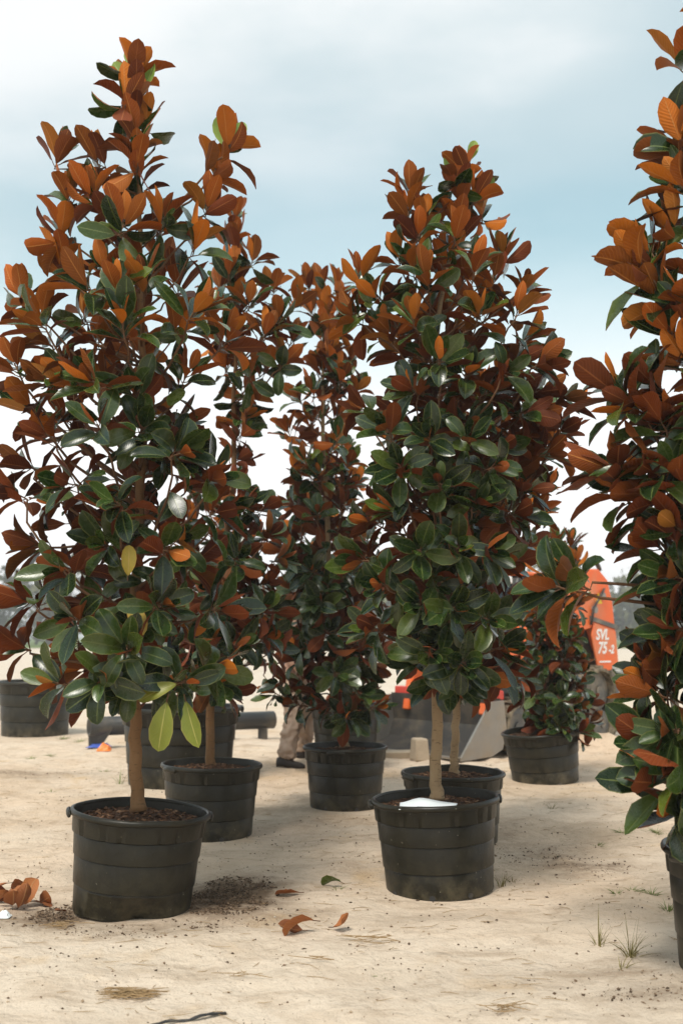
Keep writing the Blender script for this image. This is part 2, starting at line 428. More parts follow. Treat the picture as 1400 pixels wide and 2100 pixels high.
# ------------------------------------------------------------------ the ground
def bumpat(x, y, cx, cy, r, h):
    d2 = ((x - cx) ** 2 + (y - cy) ** 2) / (r * r)
    return h * math.exp(-d2 * 1.6)
HEAPS = []
def heap(px, py, r, h):
    p = onground(px, py); HEAPS.append((p.x, p.y, r, h))
heap(1245, 1545, 0.55, 0.16); heap(1175, 1540, 0.5, 0.10); heap(1305, 1545, 0.6, 0.08)
heap(560, 1590, 0.30, 0.05); heap(600, 1608, 0.28, 0.05)
POTS_XY = []                                   # flattened under the pots
def gh(x, y):
    f = max(0.0, min(1.0, (16.0 - y) / 4.0)) * max(0.0, min(1.0, (7.0 - abs(x)) / 1.5)) * max(0.0, min(1.0, (y - 1.0) / 1.0))
    if f <= 0: return 0.0
    h = 0.035 * mnoise.noise(Vector((x * 0.7, y * 0.9, 3.1))) + 0.022 * mnoise.noise(Vector((x * 2.3, y * 2.9, 7.7)))
    h += 0.024 * mnoise.noise(Vector((x * 5.5, y * 6.5, 1.7))) * max(0.25, min(1, (y - 4.6) / 1.2)) + 0.011 * mnoise.noise(Vector((x * 13, y * 14, 5.7)))
    for cx, cy, r in POTS_XY:
        d = math.hypot(x - cx, y - cy)
        if d < r + 0.35:
            k = max(0.0, min(1.0, (d - r) / 0.35)); h *= k
    for cx, cy, r, hh in HEAPS:
        h += bumpat(x, y, cx, cy, r, hh) * (0.85 + 0.5 * mnoise.noise(Vector((x * 4, y * 4, 0.3))))
    return h * f
STAINS = []
def stain(px, py, rx, ry, k):
    p = onground(px, py); STAINS.append((p.x, p.y, rx, ry, k))
for a in [(478, 1838, .30, .46, 1.3), (430, 1860, .26, .3, 1.0), (540, 1870, .3, .3, .45), (120, 1882, .26, .25, 1.0), (40, 1890, .35, .2, .5), (290, 1905, .5, .14, .5), (1120, 1752, .35, .3, .5), (1200, 1772, .36, .14, .8), (1180, 1790, .2, .12, .4),
          (640, 1690, .7, .4, .35), (560, 1660, .5, .5, .3), (60, 1588, .8, .3, .5), (1330, 2030, .25, .16, .5), (1280, 1990, .3, .16, .35), (1000, 2000, .5, .18, .25), (700, 1790, .5, .3, .25), (640, 1640, .6, .5, .3), (1010, 1700, .3, .5, .35), (270, 1690, .6, .3, .2), (900, 1880, .4, .12, .3)]: stain(*a)
def build_ground():
    fx = np.arange(-7.0, 7.01, 0.06); fy = np.arange(1.0, 16.01, 0.06)
    ox = np.array([8, 10, 13, 18, 26, 40, 65, 110, 200, 400, 900.0])
    oy = np.array([17, 19, 22, 27, 35, 48, 70, 100, 160, 300, 700, 1500.0])
    xs = np.concatenate([-ox[::-1], fx, ox]); ys = np.concatenate([[-60, -20, -6, -2], fy, oy])
    nx, ny = len(xs), len(ys)
    vs = [(x, y, gh(x, y)) for y in ys for x in xs]
    idx = np.arange(nx * ny).reshape(ny, nx)
    fs = np.stack([idx[:-1, :-1], idx[:-1, 1:], idx[1:, 1:], idx[1:, :-1]], -1).reshape(-1, 4)
    me = bpy.data.meshes.new('ground'); me.from_pydata(vs, [], fs.tolist()); me.update()
    VA = np.array(vs); st = np.zeros(len(VA))
    for cx, cy, rx, ry, k in STAINS:
        st = np.maximum(st, k * np.exp(-(((VA[:, 0] - cx) / rx) ** 2 + ((VA[:, 1] - cy) / ry) ** 2) * 1.3))
    a_ = me.attributes.new('stain', 'FLOAT', 'POINT'); a_.data.foreach_set('value', st.astype(np.float32))
    tag(link('ground', me, M['sand'], None, True), 'bare pale sandy ground of the tree yard', None, kind='structure')

# ------------------------------------------------------------------ pots
def rng_noise(a, b, s):
    return mnoise.noise(Vector((a * 1.0, b * 1.0, s)))
NSEG = 96
def pot_mesh(Rt, H, seed, dent=None, big=False):
    """thin-walled nursery pot: stepped wall, ribbed collar; open at the top"""
    k = Rt / 0.35; hz = H / 0.48
    prof = [(0.270, 0.0), (0.286, 0.002), (0.288, 0.020), (0.2935, 0.122), (0.2900, 0.130), (0.2995, 0.134), (0.3065, 0.258),
            (0.3030, 0.266), (0.3125, 0.270), (0.3185, 0.362), (0.3150, 0.370), (0.3275, 0.375), (0.3290, 0.386),
            (0.3325, 0.440), (0.3330, 0.456), (0.3270, 0.470), (0.3240, 0.455), (0.3150, 0.370), (0.3030, 0.260), (0.29, 0.15)]
    COLL = (11, 12, 13)
    vs, fs = [], []
    rs = random.Random(seed)
    groove = set()
    a = 0
    while a < NSEG:
        groove.add(a); a += rs.choice((4, 7, 9, 9))
    for i, (r, z) in enumerate(prof):
        for s in range(NSEG):
            an = 2 * math.pi * s / NSEG
            rr = r * k
            if i in COLL and s in groove: rr -= 0.012 * k
            if i < 15:
                zz = z / 0.48
                rr *= 1 + 0.012 * (1 - zz) * rng_noise(math.cos(an) * 1.3, math.sin(an) * 1.3 + seed, seed * 0.7 + zz)
                if dent:
                    for da, dw, dh, dd in dent:
                        dl = (an - da + math.pi) % (2 * math.pi) - math.pi
                        rr -= dd * math.exp(-(dl / dw) ** 2) * math.exp(-(z / dh) ** 2)
            rz = z * hz
            if i <= 1: rz += 0.007 * rng_noise(math.cos(an) * 3, math.sin(an) * 3, seed + 2.2) * hz; rz = max(rz, 0) if i == 0 else rz
            vs.append((rr * math.cos(an), rr * math.sin(an), rz))
    n = len(prof)
    for i in range(n - 1):
        for s in range(NSEG):
            s2 = (s + 1) % NSEG
            fs.append((i * NSEG + s, i * NSEG + s2, (i + 1) * NSEG + s2, (i + 1) * NSEG + s))
    fs.append(tuple(range(NSEG - 1, -1, -1)))
    me = bpy.data.meshes.new('pot'); me.from_pydata(vs, [], fs); me.update()
    me.polygons.foreach_set('use_smooth', np.ones(len(me.polygons), dtype=bool))
    me.set_sharp_from_angle(angle=R(32))
    return me
def ring_mesh(prof, seed, wob=0.004):
    vs, fs = [], []
    n = len(prof)
    for i, (r, z) in enumerate(prof):
        for s in range(NSEG):
            an = 2 * math.pi * s / NSEG
            w = wob * rng_noise(math.cos(an) * 1.1, math.sin(an) * 1.1, seed + 0.5)
            w2 = wob * 1.6 * rng_noise(math.cos(an) * 1.4 + 9, math.sin(an) * 1.4, seed + 0.9)
            vs.append(((r + w) * math.cos(an), (r + w) * math.sin(an), z + w2))
    for i in range(n):
        for s in range(NSEG):
            s2 = (s + 1) % NSEG; i2 = (i + 1) % n
            fs.append((i * NSEG + s, i * NSEG + s2, i2 * NSEG + s2, i2 * NSEG + s))
    me = bpy.data.meshes.new('rim'); me.from_pydata(vs, [], fs); me.update()
    return me
def make_pot(parent, Rt, H, seed, tilt=(0, 0), spin=0.0, dent=None, mat='pot', holes=True):
    rot = Matrix.Rotation(tilt[0], 4, 'Y') @ Matrix.Rotation(tilt[1], 4, 'X') @ Matrix.Rotation(spin, 4, 'Z')
    p = link('plant_pot', pot_mesh(Rt, H, seed, dent), M[mat], parent)
    p.matrix_local = rot
    k, hz = Rt / 0.35, H / 0.48
    rim = [(0.3335, 0.4555), (0.3440, 0.4530), (0.3495, 0.4590), (0.3505, 0.4690), (0.3460, 0.4790), (0.3370, 0.4830), (0.3285, 0.4790), (0.3265, 0.4690)]
    link('rim', ring_mesh([(r * k, z * hz) for r, z in rim], seed), M[mat], p, True)
    for a in (0.25, math.pi + 0.25):
        mb = MB()
        q = Matrix.Rotation(a, 3, 'Z')
        pts = [q @ Vector((0.344 * k, y * k, 0.463 * hz - 0.010 * abs(y) / 0.07)) + q @ Vector((0.013 * k * math.cos(y / 0.075 * math.pi / 2), 0, 0)) for y in np.linspace(-0.075, 0.075, 9)]
        mb.tube(pts, [0.005 * k] + [0.0095 * k] * 7 + [0.005 * k], 8, squash=1.9)
        mb.build('handle', M[mat], p, True)
    if holes:
        mb = MB(); rs = random.Random(seed + 5)
        for a in np.linspace(0, 2 * math.pi, 9)[:-1]:
            a += rs.uniform(-.1, .1)
            q = Matrix.Rotation(a, 3, 'Z')
            rr = 0.2815 * k
            vs = [q @ Vector((rr, 0.016 * k * math.cos(b), 0.018 * hz + 0.014 * hz * math.sin(b))) for b in np.linspace(0, 2 * math.pi, 9)[:-1]]
            vs += [v + q @ Vector((0.0085, 0, 0)) for v in vs]
            mb.add(vs, [tuple(range(8, 16))] + [(i, (i + 1) % 8, 8 + (i + 1) % 8, 8 + i) for i in range(8)])
        o = mb.build('drain_hole', M['black'], p); o['kind'] = 'stuff'
    # soil
    rs = random.Random(seed + 77)
    vs, fs = [(0, 0, 0.465 * hz)], []
    NR, NA = 16, 48
    for i in range(1, NR + 1):
        r = 0.3205 * k * i / NR
        for s in range(NA):
            an = 2 * math.pi * s / NA
            x, y = r * math.cos(an), r * math.sin(an)
            z = (0.432 + 0.036 * math.exp(-(i / NR / 0.45) ** 2)) * hz + 0.014 * mnoise.noise(Vector((x * 14, y * 14, seed))) + 0.008 * mnoise.noise(Vector((x * 40, y * 40, seed)))
            vs.append((x, y, z))
    for s in range(NA): fs.append((0, 1 + s, 1 + (s + 1) % NA))
    for i in range(NR - 1):
        for s in range(NA):
            s2 = (s + 1) % NA
            fs.append((1 + i * NA + s, 1 + (i + 1) * NA + s, 1 + (i + 1) * NA + s2, 1 + i * NA + s2))
    mb = MB(); mb.add(vs, fs, 0)
    for _ in range(420):
        r = 0.30 * k * math.sqrt(rs.random()); an = rs.uniform(0, 6.283)
        x, y = r * math.cos(an), r * math.sin(an)
        z = (0.434 + 0.036 * math.exp(-(r / (0.3205 * k) / 0.45) ** 2)) * hz + 0.014 * mnoise.noise(Vector((x * 14, y * 14, seed))) + 0.002
        s = rs.uniform(0.5, 1.0)
        rt = Matrix.Rotation(rs.uniform(0, 3.1), 3, 'Z') @ Matrix.Rotation(rs.uniform(-.5, .5), 3, 'X') @ Matrix.Rotation(rs.uniform(-.5, .5), 3, 'Y')
        mb.box((x, y, z), (0.034 * s, 0.014 * s, 0.006 * s), rt, 1, 0.7)
    so = mb.build('soil', [M['soil'], M['bark_chip']], parent)
    so.matrix_local = rot
    return p

# ------------------------------------------------------------------ leaves
ROWS_V = [0.0, 0.13, 0.32, 0.54, 0.76, 0.91, 1.0]
ROWS_W = [0.07, 0.46, 0.84, 1.0, 0.86, 0.50, 0.0]
def leaf_geo(length, width, curve, cup, wave, twist, seed, petiole=0.028):
    """two skins (upper and lower face) meeting at the margin, plus the stalk; y along the leaf, z = upper face"""
    rs = random.Random(seed)
    ph = rs.uniform(0, 6.28)
    cen = []; y = petiole; z = 0.0
    for i, v in enumerate(ROWS_V):
        if i:
            dv = (v - ROWS_V[i - 1]) * length
            th = curve * (v + ROWS_V[i - 1]) * 0.5 * 1.3
            y += dv * math.cos(th); z -= dv * math.sin(th)
        cen.append((y, z))
    V, UV, F, MI = [], [], [], []
    for side in (0, 1):
        b = len(V)
        for i, v in enumerate(ROWS_V):
            y, z = cen[i]; w = ROWS_W[i] * width * 0.5
            th = curve * v * 1.3
            for u in (-1, 0, 1):
                zz = cup * abs(u) * w + wave * u * math.sin(v * 9 + ph) * w * (0.5 if u < 0 else 1) + twist * u * w * v
                off = 0.0 if (side == 0 or abs(u) == 1) else -0.0022
                V.append((u * w, y + math.sin(th) * (zz + off), z + math.cos(th) * (zz + off))); UV.append((u, v))
        for i in range(len(ROWS_V) - 1):
            for j in (0, 1):
                a, c = b + i * 3 + j, b + (i + 1) * 3 + j
                F.append((a, a + 1, c + 1, c) if side == 0 else (a, c, c + 1, a + 1)); MI.append(side)
    b = len(V); r = 0.0026
    for yy, rr in ((-0.004, r * 1.2), (petiole + 0.006, r)):
        for k in range(3):
            an = 2.094 * k + 0.5
            V.append((rr * math.cos(an), yy, rr * math.sin(an) - 0.001)); UV.append((0, 0))
    for k in range(3):
        k2 = (k + 1) % 3
        F.append((b + k, b + k2, b + 3 + k2, b + 3 + k)); MI.append(2)
    return np.array(V), np.array(UV), F, np.array(MI)
VARIANTS = []
_rs = random.Random(11)
for i in range(14):
    up = i % 2 == 0            # even: cupped upward, odd: recurved
    VARIANTS.append(leaf_geo(0.186 * _rs.uniform(0.92, 1.06), 0.087 * _rs.uniform(0.88, 1.12),
        _rs.uniform(-0.45, 0.05) if up else _rs.uniform(0.1, 0.75), _rs.uniform(0.12, 0.6), _rs.uniform(0.05, 0.2), _rs.uniform(-0.4, 0.4), i))
def leaf_mesh(geo, name='leaf', mats=('leaf_top', 'leaf_bottom', 'twig')):
    V, UV, F, MI = geo
    me = bpy.data.meshes.new(name); me.from_pydata(V.tolist(), [], F); 
    me.polygons.foreach_set('material_index', MI)
    me.polygons.foreach_set('use_smooth', np.ones(len(F), dtype=bool))
    at_ = me.attributes.new('luv', 'FLOAT_VECTOR', 'POINT')
    at_.data.foreach_set('vector', np.column_stack([UV, np.zeros(len(UV))]).astype(np.float32).ravel())
    for m in mats: me.materials.append(M[m])
    me.update()
    return me
LEAF_MESHES = [leaf_mesh(g) for g in VARIANTS]
OLD_SHADED_MESHES = [leaf_mesh(g, 'leaf', ('old_shaded_top', 'old_shaded_bottom', 'twig')) for g in VARIANTS]   # older leaves, crown shade in their colour: darker green above, burgundy brown felt below

def frame(P, L, N, s):
    L = L.normalized(); X = L.cross(N).normalized(); N = X.cross(L).normalized()
    m = Matrix(((X.x * s, L.x * s, N.x * s, P.x), (X.y * s, L.y * s, N.y * s, P.y), (X.z * s, L.z * s, N.z * s, P.z), (0, 0, 0, 1)))
    return m
UP = Vector((0, 0, 1))

def shoot_leaves(path, rs, size, out, n_end, span, older=0, upness=0.0, outd=Vector((0, 0, 0))):
    """spiral of leaves round the last part of a twig, plus a few older ones further back"""
    seg = [(path[i + 1] - path[i]).length for i in range(len(path) - 1)]
    tot = sum(seg)
    def point(dist_from_tip):
        d = dist_from_tip
        for i in range(len(seg) - 1, -1, -1):
            if d <= seg[i] or i == 0:
                t = (path[i + 1] - path[i]).normalized()
                return path[i + 1] - t * min(d, seg[i]), t
            d -= seg[i]
    ang = rs.uniform(0, 6.28)
    plan = [(span * (k / max(1, n_end - 1)) ** 1.15, k / max(1, n_end - 1), True) for k in range(n_end)]
    plan += [(span + 0.04 + rs.uniform(0, 0.40), 1.0, False) for _ in range(older)]
    for dist, t, fresh in plan:
        if dist > tot * 0.92 and not fresh: continue
        P, ax = point(min(dist, tot * 0.9))
        ang += 2.399 + rs.uniform(-.35, .35)
        a = ax.cross(UP)
        if a.length < 0.1: a = ax.cross(Vector((1, 0, 0)))
        a.normalize(); b = ax.cross(a).normalized()
        rad = a * math.cos(ang) + b * math.sin(ang)
        inc = R(16 + (56 - 27 * upness) * t ** 0.7 + rs.gauss(0, 9 - 2 * upness))
        L = ax * math.cos(inc) + rad * math.sin(inc)
        N = ax * math.sin(inc) - rad * math.cos(inc)
        # leaves turn a little to the light and hang by their own weight
        N = (N + (UP * rs.uniform(0.0, 0.25) + outd * rs.uniform(0.0, 0.35)) * (1 - 0.8 * upness)).normalized()
        L = (L + UP * (-0.30 * t * rs.random() * (1 - upness) + 0.12 * upness)).normalized()
        roll = Matrix.Rotation(rs.gauss(0, 0.22), 3, L)
        N = roll @ N
        s = size * (0.62 + 0.45 * min(1, t * 3)) * rs.uniform(0.86, 1.12) if fresh else size * rs.uniform(0.8, 1.05)
        vi = rs.randrange(7) * 2 + (0 if (t < 0.45 and rs.random() < 0.85) else 1)
        age_shade = 0 if (fresh and upness > 0.15 and t < 0.75 + 0.2 * rs.random()) or (fresh and t < 0.25 and rs.random() < 0.6) else 1
        out.append((vi, frame(P, L, N, s), rs.random(), age_shade))

TREES = []
def make_tree(label, base, trunk_px, trunk_r, env, tips, n_fill, seed, size=1.0, pot=None, low=0.35, bark='bark', group=None, depthk=1.0, name='potted_magnolia_tree', solid=0.0, curvep=1.5, upfrom=0.45):
    """base: ground point of the pot; env: (row, left, right) outline at the trunk's distance; tips: (px, py, dy) shoot ends"""
    rs = random.Random(seed)
    Y = base.y
    root = empty(name, base)
    tag(root, label, 'tree', group)
    if pot: make_pot(root, **pot)
    tp = [at(x, y, Y) for x, y in trunk_px]
    # smooth trunk
    fine = []
    for i in range(len(tp) - 1):
        p0, p1, p2, p3 = tp[max(i - 1, 0)], tp[i], tp[i + 1], tp[min(i + 2, len(tp) - 1)]
        for k in range(6):
            t = k / 6
            fine.append(0.5 * ((2 * p1) + (-p0 + p2) * t + (2 * p0 - 5 * p1 + 4 * p2 - p3) * t * t + (-p0 + 3 * p1 - 3 * p2 + p3) * t ** 3))
    fine.append(tp[-1])
    wob = [Vector((rs.uniform(-.006, .006), rs.uniform(-.012, .012), 0)) for _ in fine]
    fine = [p + (w if i > 1 else Vector()) for i, (p, w) in enumerate(zip(fine, wob))]
    z0, z1 = fine[0].z, fine[-1].z
    def trad(z): 
        t = max(0, min(1, (z - z0) / (z1 - z0)))
        return trunk_r * (1 - t) ** 0.75 * 0.94 + 0.0045 + trunk_r * 0.45 * math.exp(-(z - z0) / 0.035)
    mb = MB(); mb.tube([p - base for p in fine], [trad(p.z) for p in fine], 14)
    trunk = mb.build('trunk', M[bark], root, True)
    def trunk_at(z):
        for i in range(len(fine) - 1):
            if fine[i].z <= z <= fine[i + 1].z:
                return fine[i].lerp(fine[i + 1], (z - fine[i].z) / max(1e-6, fine[i + 1].z - fine[i].z))
        return fine[-1] if z > z1 else fine[0]
    ev = sorted([(at(700, r, Y).z, at(a, r, Y).x, at(b, r, Y).x) for r, a, b in env])
    zc0, zc1 = ev[0][0], ev[-1][0]
    def envat(z):
        z = max(zc0, min(zc1, z))
        for i in range(len(ev) - 1):
            if ev[i][0] <= z <= ev[i + 1][0]:
                t = (z - ev[i][0]) / max(1e-6, ev[i + 1][0] - ev[i][0])
                return tuple(ev[i][j] + (ev[i + 1][j] - ev[i][j]) * t for j in (1, 2))
        return ev[-1][1:]
    ends = []
    for tpx in tips:
        P = at(tpx[0], tpx[1], Y + tpx[2]); ends.append((P, True))
    zz = np.linspace(zc0, zc1, 60); ww = np.array([(envat(z)[1] - envat(z)[0]) ** 1.35 for z in zz]); ww /= ww.sum()
    made = 0; tries = 0
    while made < n_fill and tries < n_fill * 40:
        best = None
        for c in range(7):
            z = float(np.interp(rs.random(), np.cumsum(ww), zz))
            xl, xr = envat(z); cx, hw = (xl + xr) / 2, (xr - xl) / 2
            hw = max(0.04, hw - 0.11 * size)
            an = rs.uniform(0, 6.283); rr = hw * (0.35 + 0.65 * math.sqrt(rs.random()))
            P = Vector((cx + rr * math.cos(an), Y + rr * math.sin(an) * depthk, z))
            d = min(((P - q).length for q, _ in ends), default=9)
            if best is None or d > best[0]: best = (d, P)
        tries += 1
        ends.append((best[1], False)); made += 1
    leaves = []
    for P, given in ends:
        tz = trunk_at(min(P.z, z1))
        r = math.hypot(P.x - tz.x, P.y - tz.y)
        za = P.z - r * rs.uniform(0.45, 0.95) - rs.uniform(0.04, 0.16)
        s = (P.z - zc0) / max(0.1, zc1 - zc0)
        if s < 0.3: za = P.z - r * rs.uniform(0.0, 0.4)
        za = max(zc0 - 0.10, min(za, z1 - 0.05))
        A = trunk_at(za)
        hor = Vector((P.x - A.x, P.y - A.y, 0))
        ctrl = A + hor * rs.uniform(0.5, 0.7) + UP * ((P.z - za) * rs.uniform(0.15, 0.4))
        path = []
        for k in range(8):
            t = k / 7
            path.append(A * (1 - t) ** 2 + ctrl * (2 * t * (1 - t)) + P * t * t + Vector((rs.uniform(-.012, .012), rs.uniform(-.012, .012), rs.uniform(-.008, .008))) * (1 if 0 < k < 7 else 0))
        # bend the tip towards the light
        lift = low + (0.95 - low) * max(0, min(1, s * 1.15)) ** curvep
        hn = hor.normalized() if hor.length > 0.03 else Vector((rs.uniform(-.3, .3), rs.uniform(-.3, .3), 0))
        tipdir = (hn * (1 - lift) + UP * (lift - 0.18) + Vector((rs.gauss(0, .14), rs.gauss(0, .14), rs.gauss(0, .1)))).normalized()
        tl = rs.uniform(0.10, 0.17)
        path[-1] = P - tipdir * tl * 0.5; path.append(P)
        br = min(0.011, 0.0045 + r * 0.011)
        mb = MB(); mb.tube([p - base for p in path], [br * (1 - 0.62 * i / (len(path) - 1)) for i in range(len(path))], 5)
        mb.build('branch', M['twig'], trunk, True)
        n_end = rs.randint(9, 13)
        older = rs.randint(1, 4) if s < 0.75 else rs.randint(1, 2)
        shoot_leaves(path, rs, size, leaves, n_end, rs.uniform(0.07, 0.13), older, max(0, min(1, (s - upfrom) * 2.2)), hn)
    # leaves straight on the leader
    top = [p for p in fine if p.z > zc1 - 0.75]
    if len(top) > 2 and not solid:
        for q in (0.0, 0.22, 0.42):
            cut = [p for p in fine if p.z <= z1 - q]
            if len(cut) > 3: shoot_leaves(cut, rs, size * 1.02, leaves, 8, 0.17, 1, 1.0)
    TREES.append(dict(root=root, base=base, leaves=leaves))
    return root

def one_leaf(root, base, P, L, N, s, geo_i, mats, label=None):
    me = leaf_mesh(VARIANTS[geo_i], 'leaf', mats)
    o = bpy.data.objects.new('leaf', me); COL.objects.link(o); o.parent = root
    o.matrix_local = Matrix.Translation(-base) @ frame(P, Vector(L), Vector(N), s)
    if label: o['label'] = label
    return o

# --- pot sites first: the ground is level under them
SITE = {
    'T1': onground(270, 1862), 'T2': onground(430, 1710), 'T3': onground(368, 1604), 'T4': onground(708, 1652),
    'T5': onground(901, 1820), 'T6': onground(930, 1722), 'T7': onground(1118, 1600), 'T8': onground(708, 1575),
    'T9': onground(1545, 1990), 'TL': onground(72, 1506),
}
RADII = {'T3': 0.54, 'TL': 0.54, 'T8': 0.37}
for k, p in SITE.items():
    p.z = -0.004
    POTS_XY.append((p.x, p.y, RADII.get(k, 0.35)))
build_ground()

G = 'potted magnolia trees standing on the sand'
D = math.pi * 1.5      # direction from a pot to the camera
T1 = make_tree('tall magnolia in tilted black pot beside heap of dry leaves and spilled soil', SITE['T1'],
    [(284, 1662), (279, 1560), (276, 1400), (280, 1200), (288, 1000), (296, 860), (292, 700), (286, 500), (284, 330), (277, 165)], 0.031,
    [(360, 235, 330), (440, 150, 400), (520, 110, 450), (620, 50, 455), (720, 5, 460), (850, 5, 430), (960, 0, 455), (1060, 20, 485), (1160, 45, 490), (1260, 10, 505), (1350, 20, 495), (1420, 110, 420)],
    [(277, 150, 0), (262, 205, -.06), (295, 250, .05), (280, 330, -.08), (468, 300, 0), (440, 350, .05), (425, 420, -.05), (400, 500, -.1), (122, 320, 0), (140, 400, -.05), (128, 470, 0), (130, 540, .05),
     (200, 325, .05), (190, 400, -.1), (235, 420, .1), (330, 470, .1), (245, 590, -.35), (295, 575, -.3), (250, 660, -.42), (400, 640, -.3), (45, 605, 0), (85, 640, -.1), (470, 690, .1), (30, 745, 0), (85, 780, -.15), (60, 830, 0),
     (95, 890, -.2), (50, 955, 0), (30, 1010, -.1), (90, 700, 0), (370, 930, -.45), (440, 975, -.3), (455, 1050, -.1), (240, 1030, -.5), (200, 870, -.45), (70, 1120, 0), (130, 1170, -.35), (50, 1235, -.1), (35, 1330, 0), (115, 1400, -.25),
     (210, 1395, -.45), (330, 1240, -.5), (345, 1130, -.48), (455, 1250, -.1), (440, 1370, -.2), (380, 1400, -.35), (150, 1270, -.45), (260, 1330, -.5)],
    46, 21, 1.03, dict(Rt=0.352, H=0.485, seed=1, holes=False, tilt=(R(4.2), R(-0.5)), dent=[(D + 0.30, 0.42, 0.085, 0.085), (D - 0.5, 0.3, 0.05, 0.015)]), 0.18, 'bark_brown', G, curvep=1.9)
T2 = make_tree('slender magnolia in dusty black pot directly behind the tilted pot', SITE['T2'],
    [(433, 1578), (430, 1480), (436, 1320), (462, 1120), (479, 960), (480, 800), (488, 640), (484, 480)], 0.029,
    [(430, 465, 500), (500, 440, 540), (580, 430, 590), (660, 390, 622), (760, 430, 590), (860, 455, 530), (960, 445, 545), (1080, 410, 600), (1200, 370, 620), (1320, 345, 600), (1420, 340, 540)],
    [(482, 445, 0), (470, 500, 0), (520, 530, 0), (450, 590, 0), (560, 590, .1), (510, 620, -.2), (605, 620, 0), (545, 680, -.2), (600, 690, 0), (440, 690, 0), (470, 560, -.2), (585, 740, -.1), (440, 640, -.2), (530, 740, .2)],
    46, 22, 1.0, dict(Rt=0.352, H=0.48, seed=2, tilt=(R(1.0), R(-0.5)), spin=0.5, mat='pot_grey'), 0.35, 'bark_brown', G)
T3 = make_tree('broad magnolia in oversized black pot between the steel pipe and slender tree', SITE['T3'],
    [(372, 1462), (372, 1380), (380, 1200), (400, 1010)], 0.035,
    [(960, 370, 430), (1060, 350, 480), (1180, 340, 560), (1300, 330, 560), (1400, 320, 540)],
    [(500, 1180, 0), (545, 1240, 0), (540, 1330, 0), (520, 1100, .1)], 34, 23, 1.0, dict(Rt=0.57, H=0.70, seed=3, mat='pot'), 0.4, 'bark_brown', G)
T4 = make_tree('magnolia with low fresh green shoots in black pot next to the khaki trousers', SITE['T4'],
    [(706, 1532), (699, 1480), (688, 1360), (672, 1100), (662, 860), (662, 690), (660, 620)], 0.030,
    [(570, 635, 690), (640, 620, 712), (720, 640, 735), (800, 600, 745), (900, 585, 750), (1000, 570, 760), (1120, 550, 780), (1250, 545, 800), (1370, 560, 800), (1440, 600, 790)],
    [(660, 585, 0), (630, 580, 0), (690, 585, 0), (700, 620, 0), (640, 640, 0), (680, 690, 0), (720, 735, 0), (705, 770, -.2), (610, 815, 0), (640, 800, -.2), (730, 800, 0), (590, 880, 0), (575, 1400, -.2), (560, 1420, 0), (600, 1440, -.1), (740, 1420, -.3), (690, 1380, -.4), (770, 1450, -.2), (715, 1470, -.3)],
    78, 24, 0.98, dict(Rt=0.345, H=0.475, seed=4, spin=1.1), 0.35, 'bark', G)
T5 = make_tree('dense magnolia in black pot with white sheet lying on its soil', SITE['T5'],
    [(896, 1640), (893, 1560), (898, 1400), (900, 1200), (898, 1000), (892, 820), (900, 640), (930, 500), (952, 375)], 0.030,
    [(345, 925, 990), (420, 825, 1008), (500, 795, 1040), (600, 725, 1095), (700, 725, 1105), (800, 745, 1180), (900, 745, 1170), (1000, 735, 1130), (1100, 700, 1110), (1200, 710, 1085), (1300, 720, 1080), (1390, 800, 1050)],
    [(953, 350, 0), (935, 375, 0), (975, 400, 0), (985, 440, .05), (842, 395, 0), (835, 430, 0), (872, 440, -.05), (860, 480, -.1), (738, 565, 0), (770, 605, -.1), (755, 625, 0), (815, 525, 0), (1030, 520, 0), (1010, 560, -.1), (1075, 590, 0), (1060, 640, -.1), (985, 640, -.3), (725, 650, 0),
     (1085, 690, 0), (1060, 740, -.1), (1160, 815, 0), (1110, 800, 0), (1090, 850, -.15), (1155, 880, 0), (745, 840, 0), (790, 880, -.3), (880, 900, -.5), (960, 900, -.5), (1010, 960, -.4), (900, 990, -.55), (820, 960, -.5), (940, 1120, -.55), (1000, 1130, -.5), (860, 1130, -.55), (930, 1250, -.55), (1000, 1270, -.5), (860, 1240, -.5), (780, 1200, -.4), (950, 1360, -.5), (1030, 1330, -.3), (880, 1340, -.5), (760, 1290, -.3), (740, 1150, -.3)],
    84, 25, 0.95, dict(Rt=0.352, H=0.482, seed=5, tilt=(R(-2.6), R(-0.5)), spin=2.9), 0.12, 'bark', G, curvep=2.2, upfrom=0.56)
T6 = make_tree('magnolia half hidden behind the dense tree, pot rim showing behind its pot', SITE['T6'],
    [(932, 1590), (930, 1540), (936, 1450), (945, 1250), (965, 1000), (990, 800)], 0.026,
    [(760, 960, 1060), (850, 900, 1190), (950, 880, 1150), (1050, 860, 1130), (1180, 840, 1110), (1300, 830, 1090), (1400, 870, 1040)],
    [(1120, 1000, 0), (1100, 1050, 0), (1135, 920, 0), (1075, 1390, 0), (1040, 1380, -.2)], 52, 26, 0.98, dict(Rt=0.352, H=0.45, seed=6, spin=0.2, mat='pot_grey'), 0.35, 'bark', G)
T7 = make_tree('short bushy magnolia in leaning grey black pot before the orange loader', SITE['T7'],
    [(1112, 1515), (1116, 1450), (1128, 1300), (1140, 1180)], 0.022,
    [(1110, 1120, 1190), (1170, 1075, 1205), (1260, 1055, 1215), (1350, 1055, 1215), (1430, 1050, 1225), (1480, 1060, 1215)],
    [(1140, 1110, 0), (1170, 1115, 0), (1180, 1150, 0), (1100, 1150, 0), (1200, 1440, 0), (1210, 1480, 0), (1130, 1470, -.3), (1170, 1460, -.3), (1150, 1490, -.35), (1190, 1500, -.2), (1110, 1480, -.2), (1150, 1430, -.35), (1100, 1420, -.25), (1190, 1400, -.2)], 44, 27, 0.92, dict(Rt=0.375, H=0.47, seed=7, tilt=(R(-5.0), R(2)), spin=1.9, mat='pot_grey', dent=[(D + 1.0, 0.35, 0.12, 0.05)]), 0.4, 'bark', G)
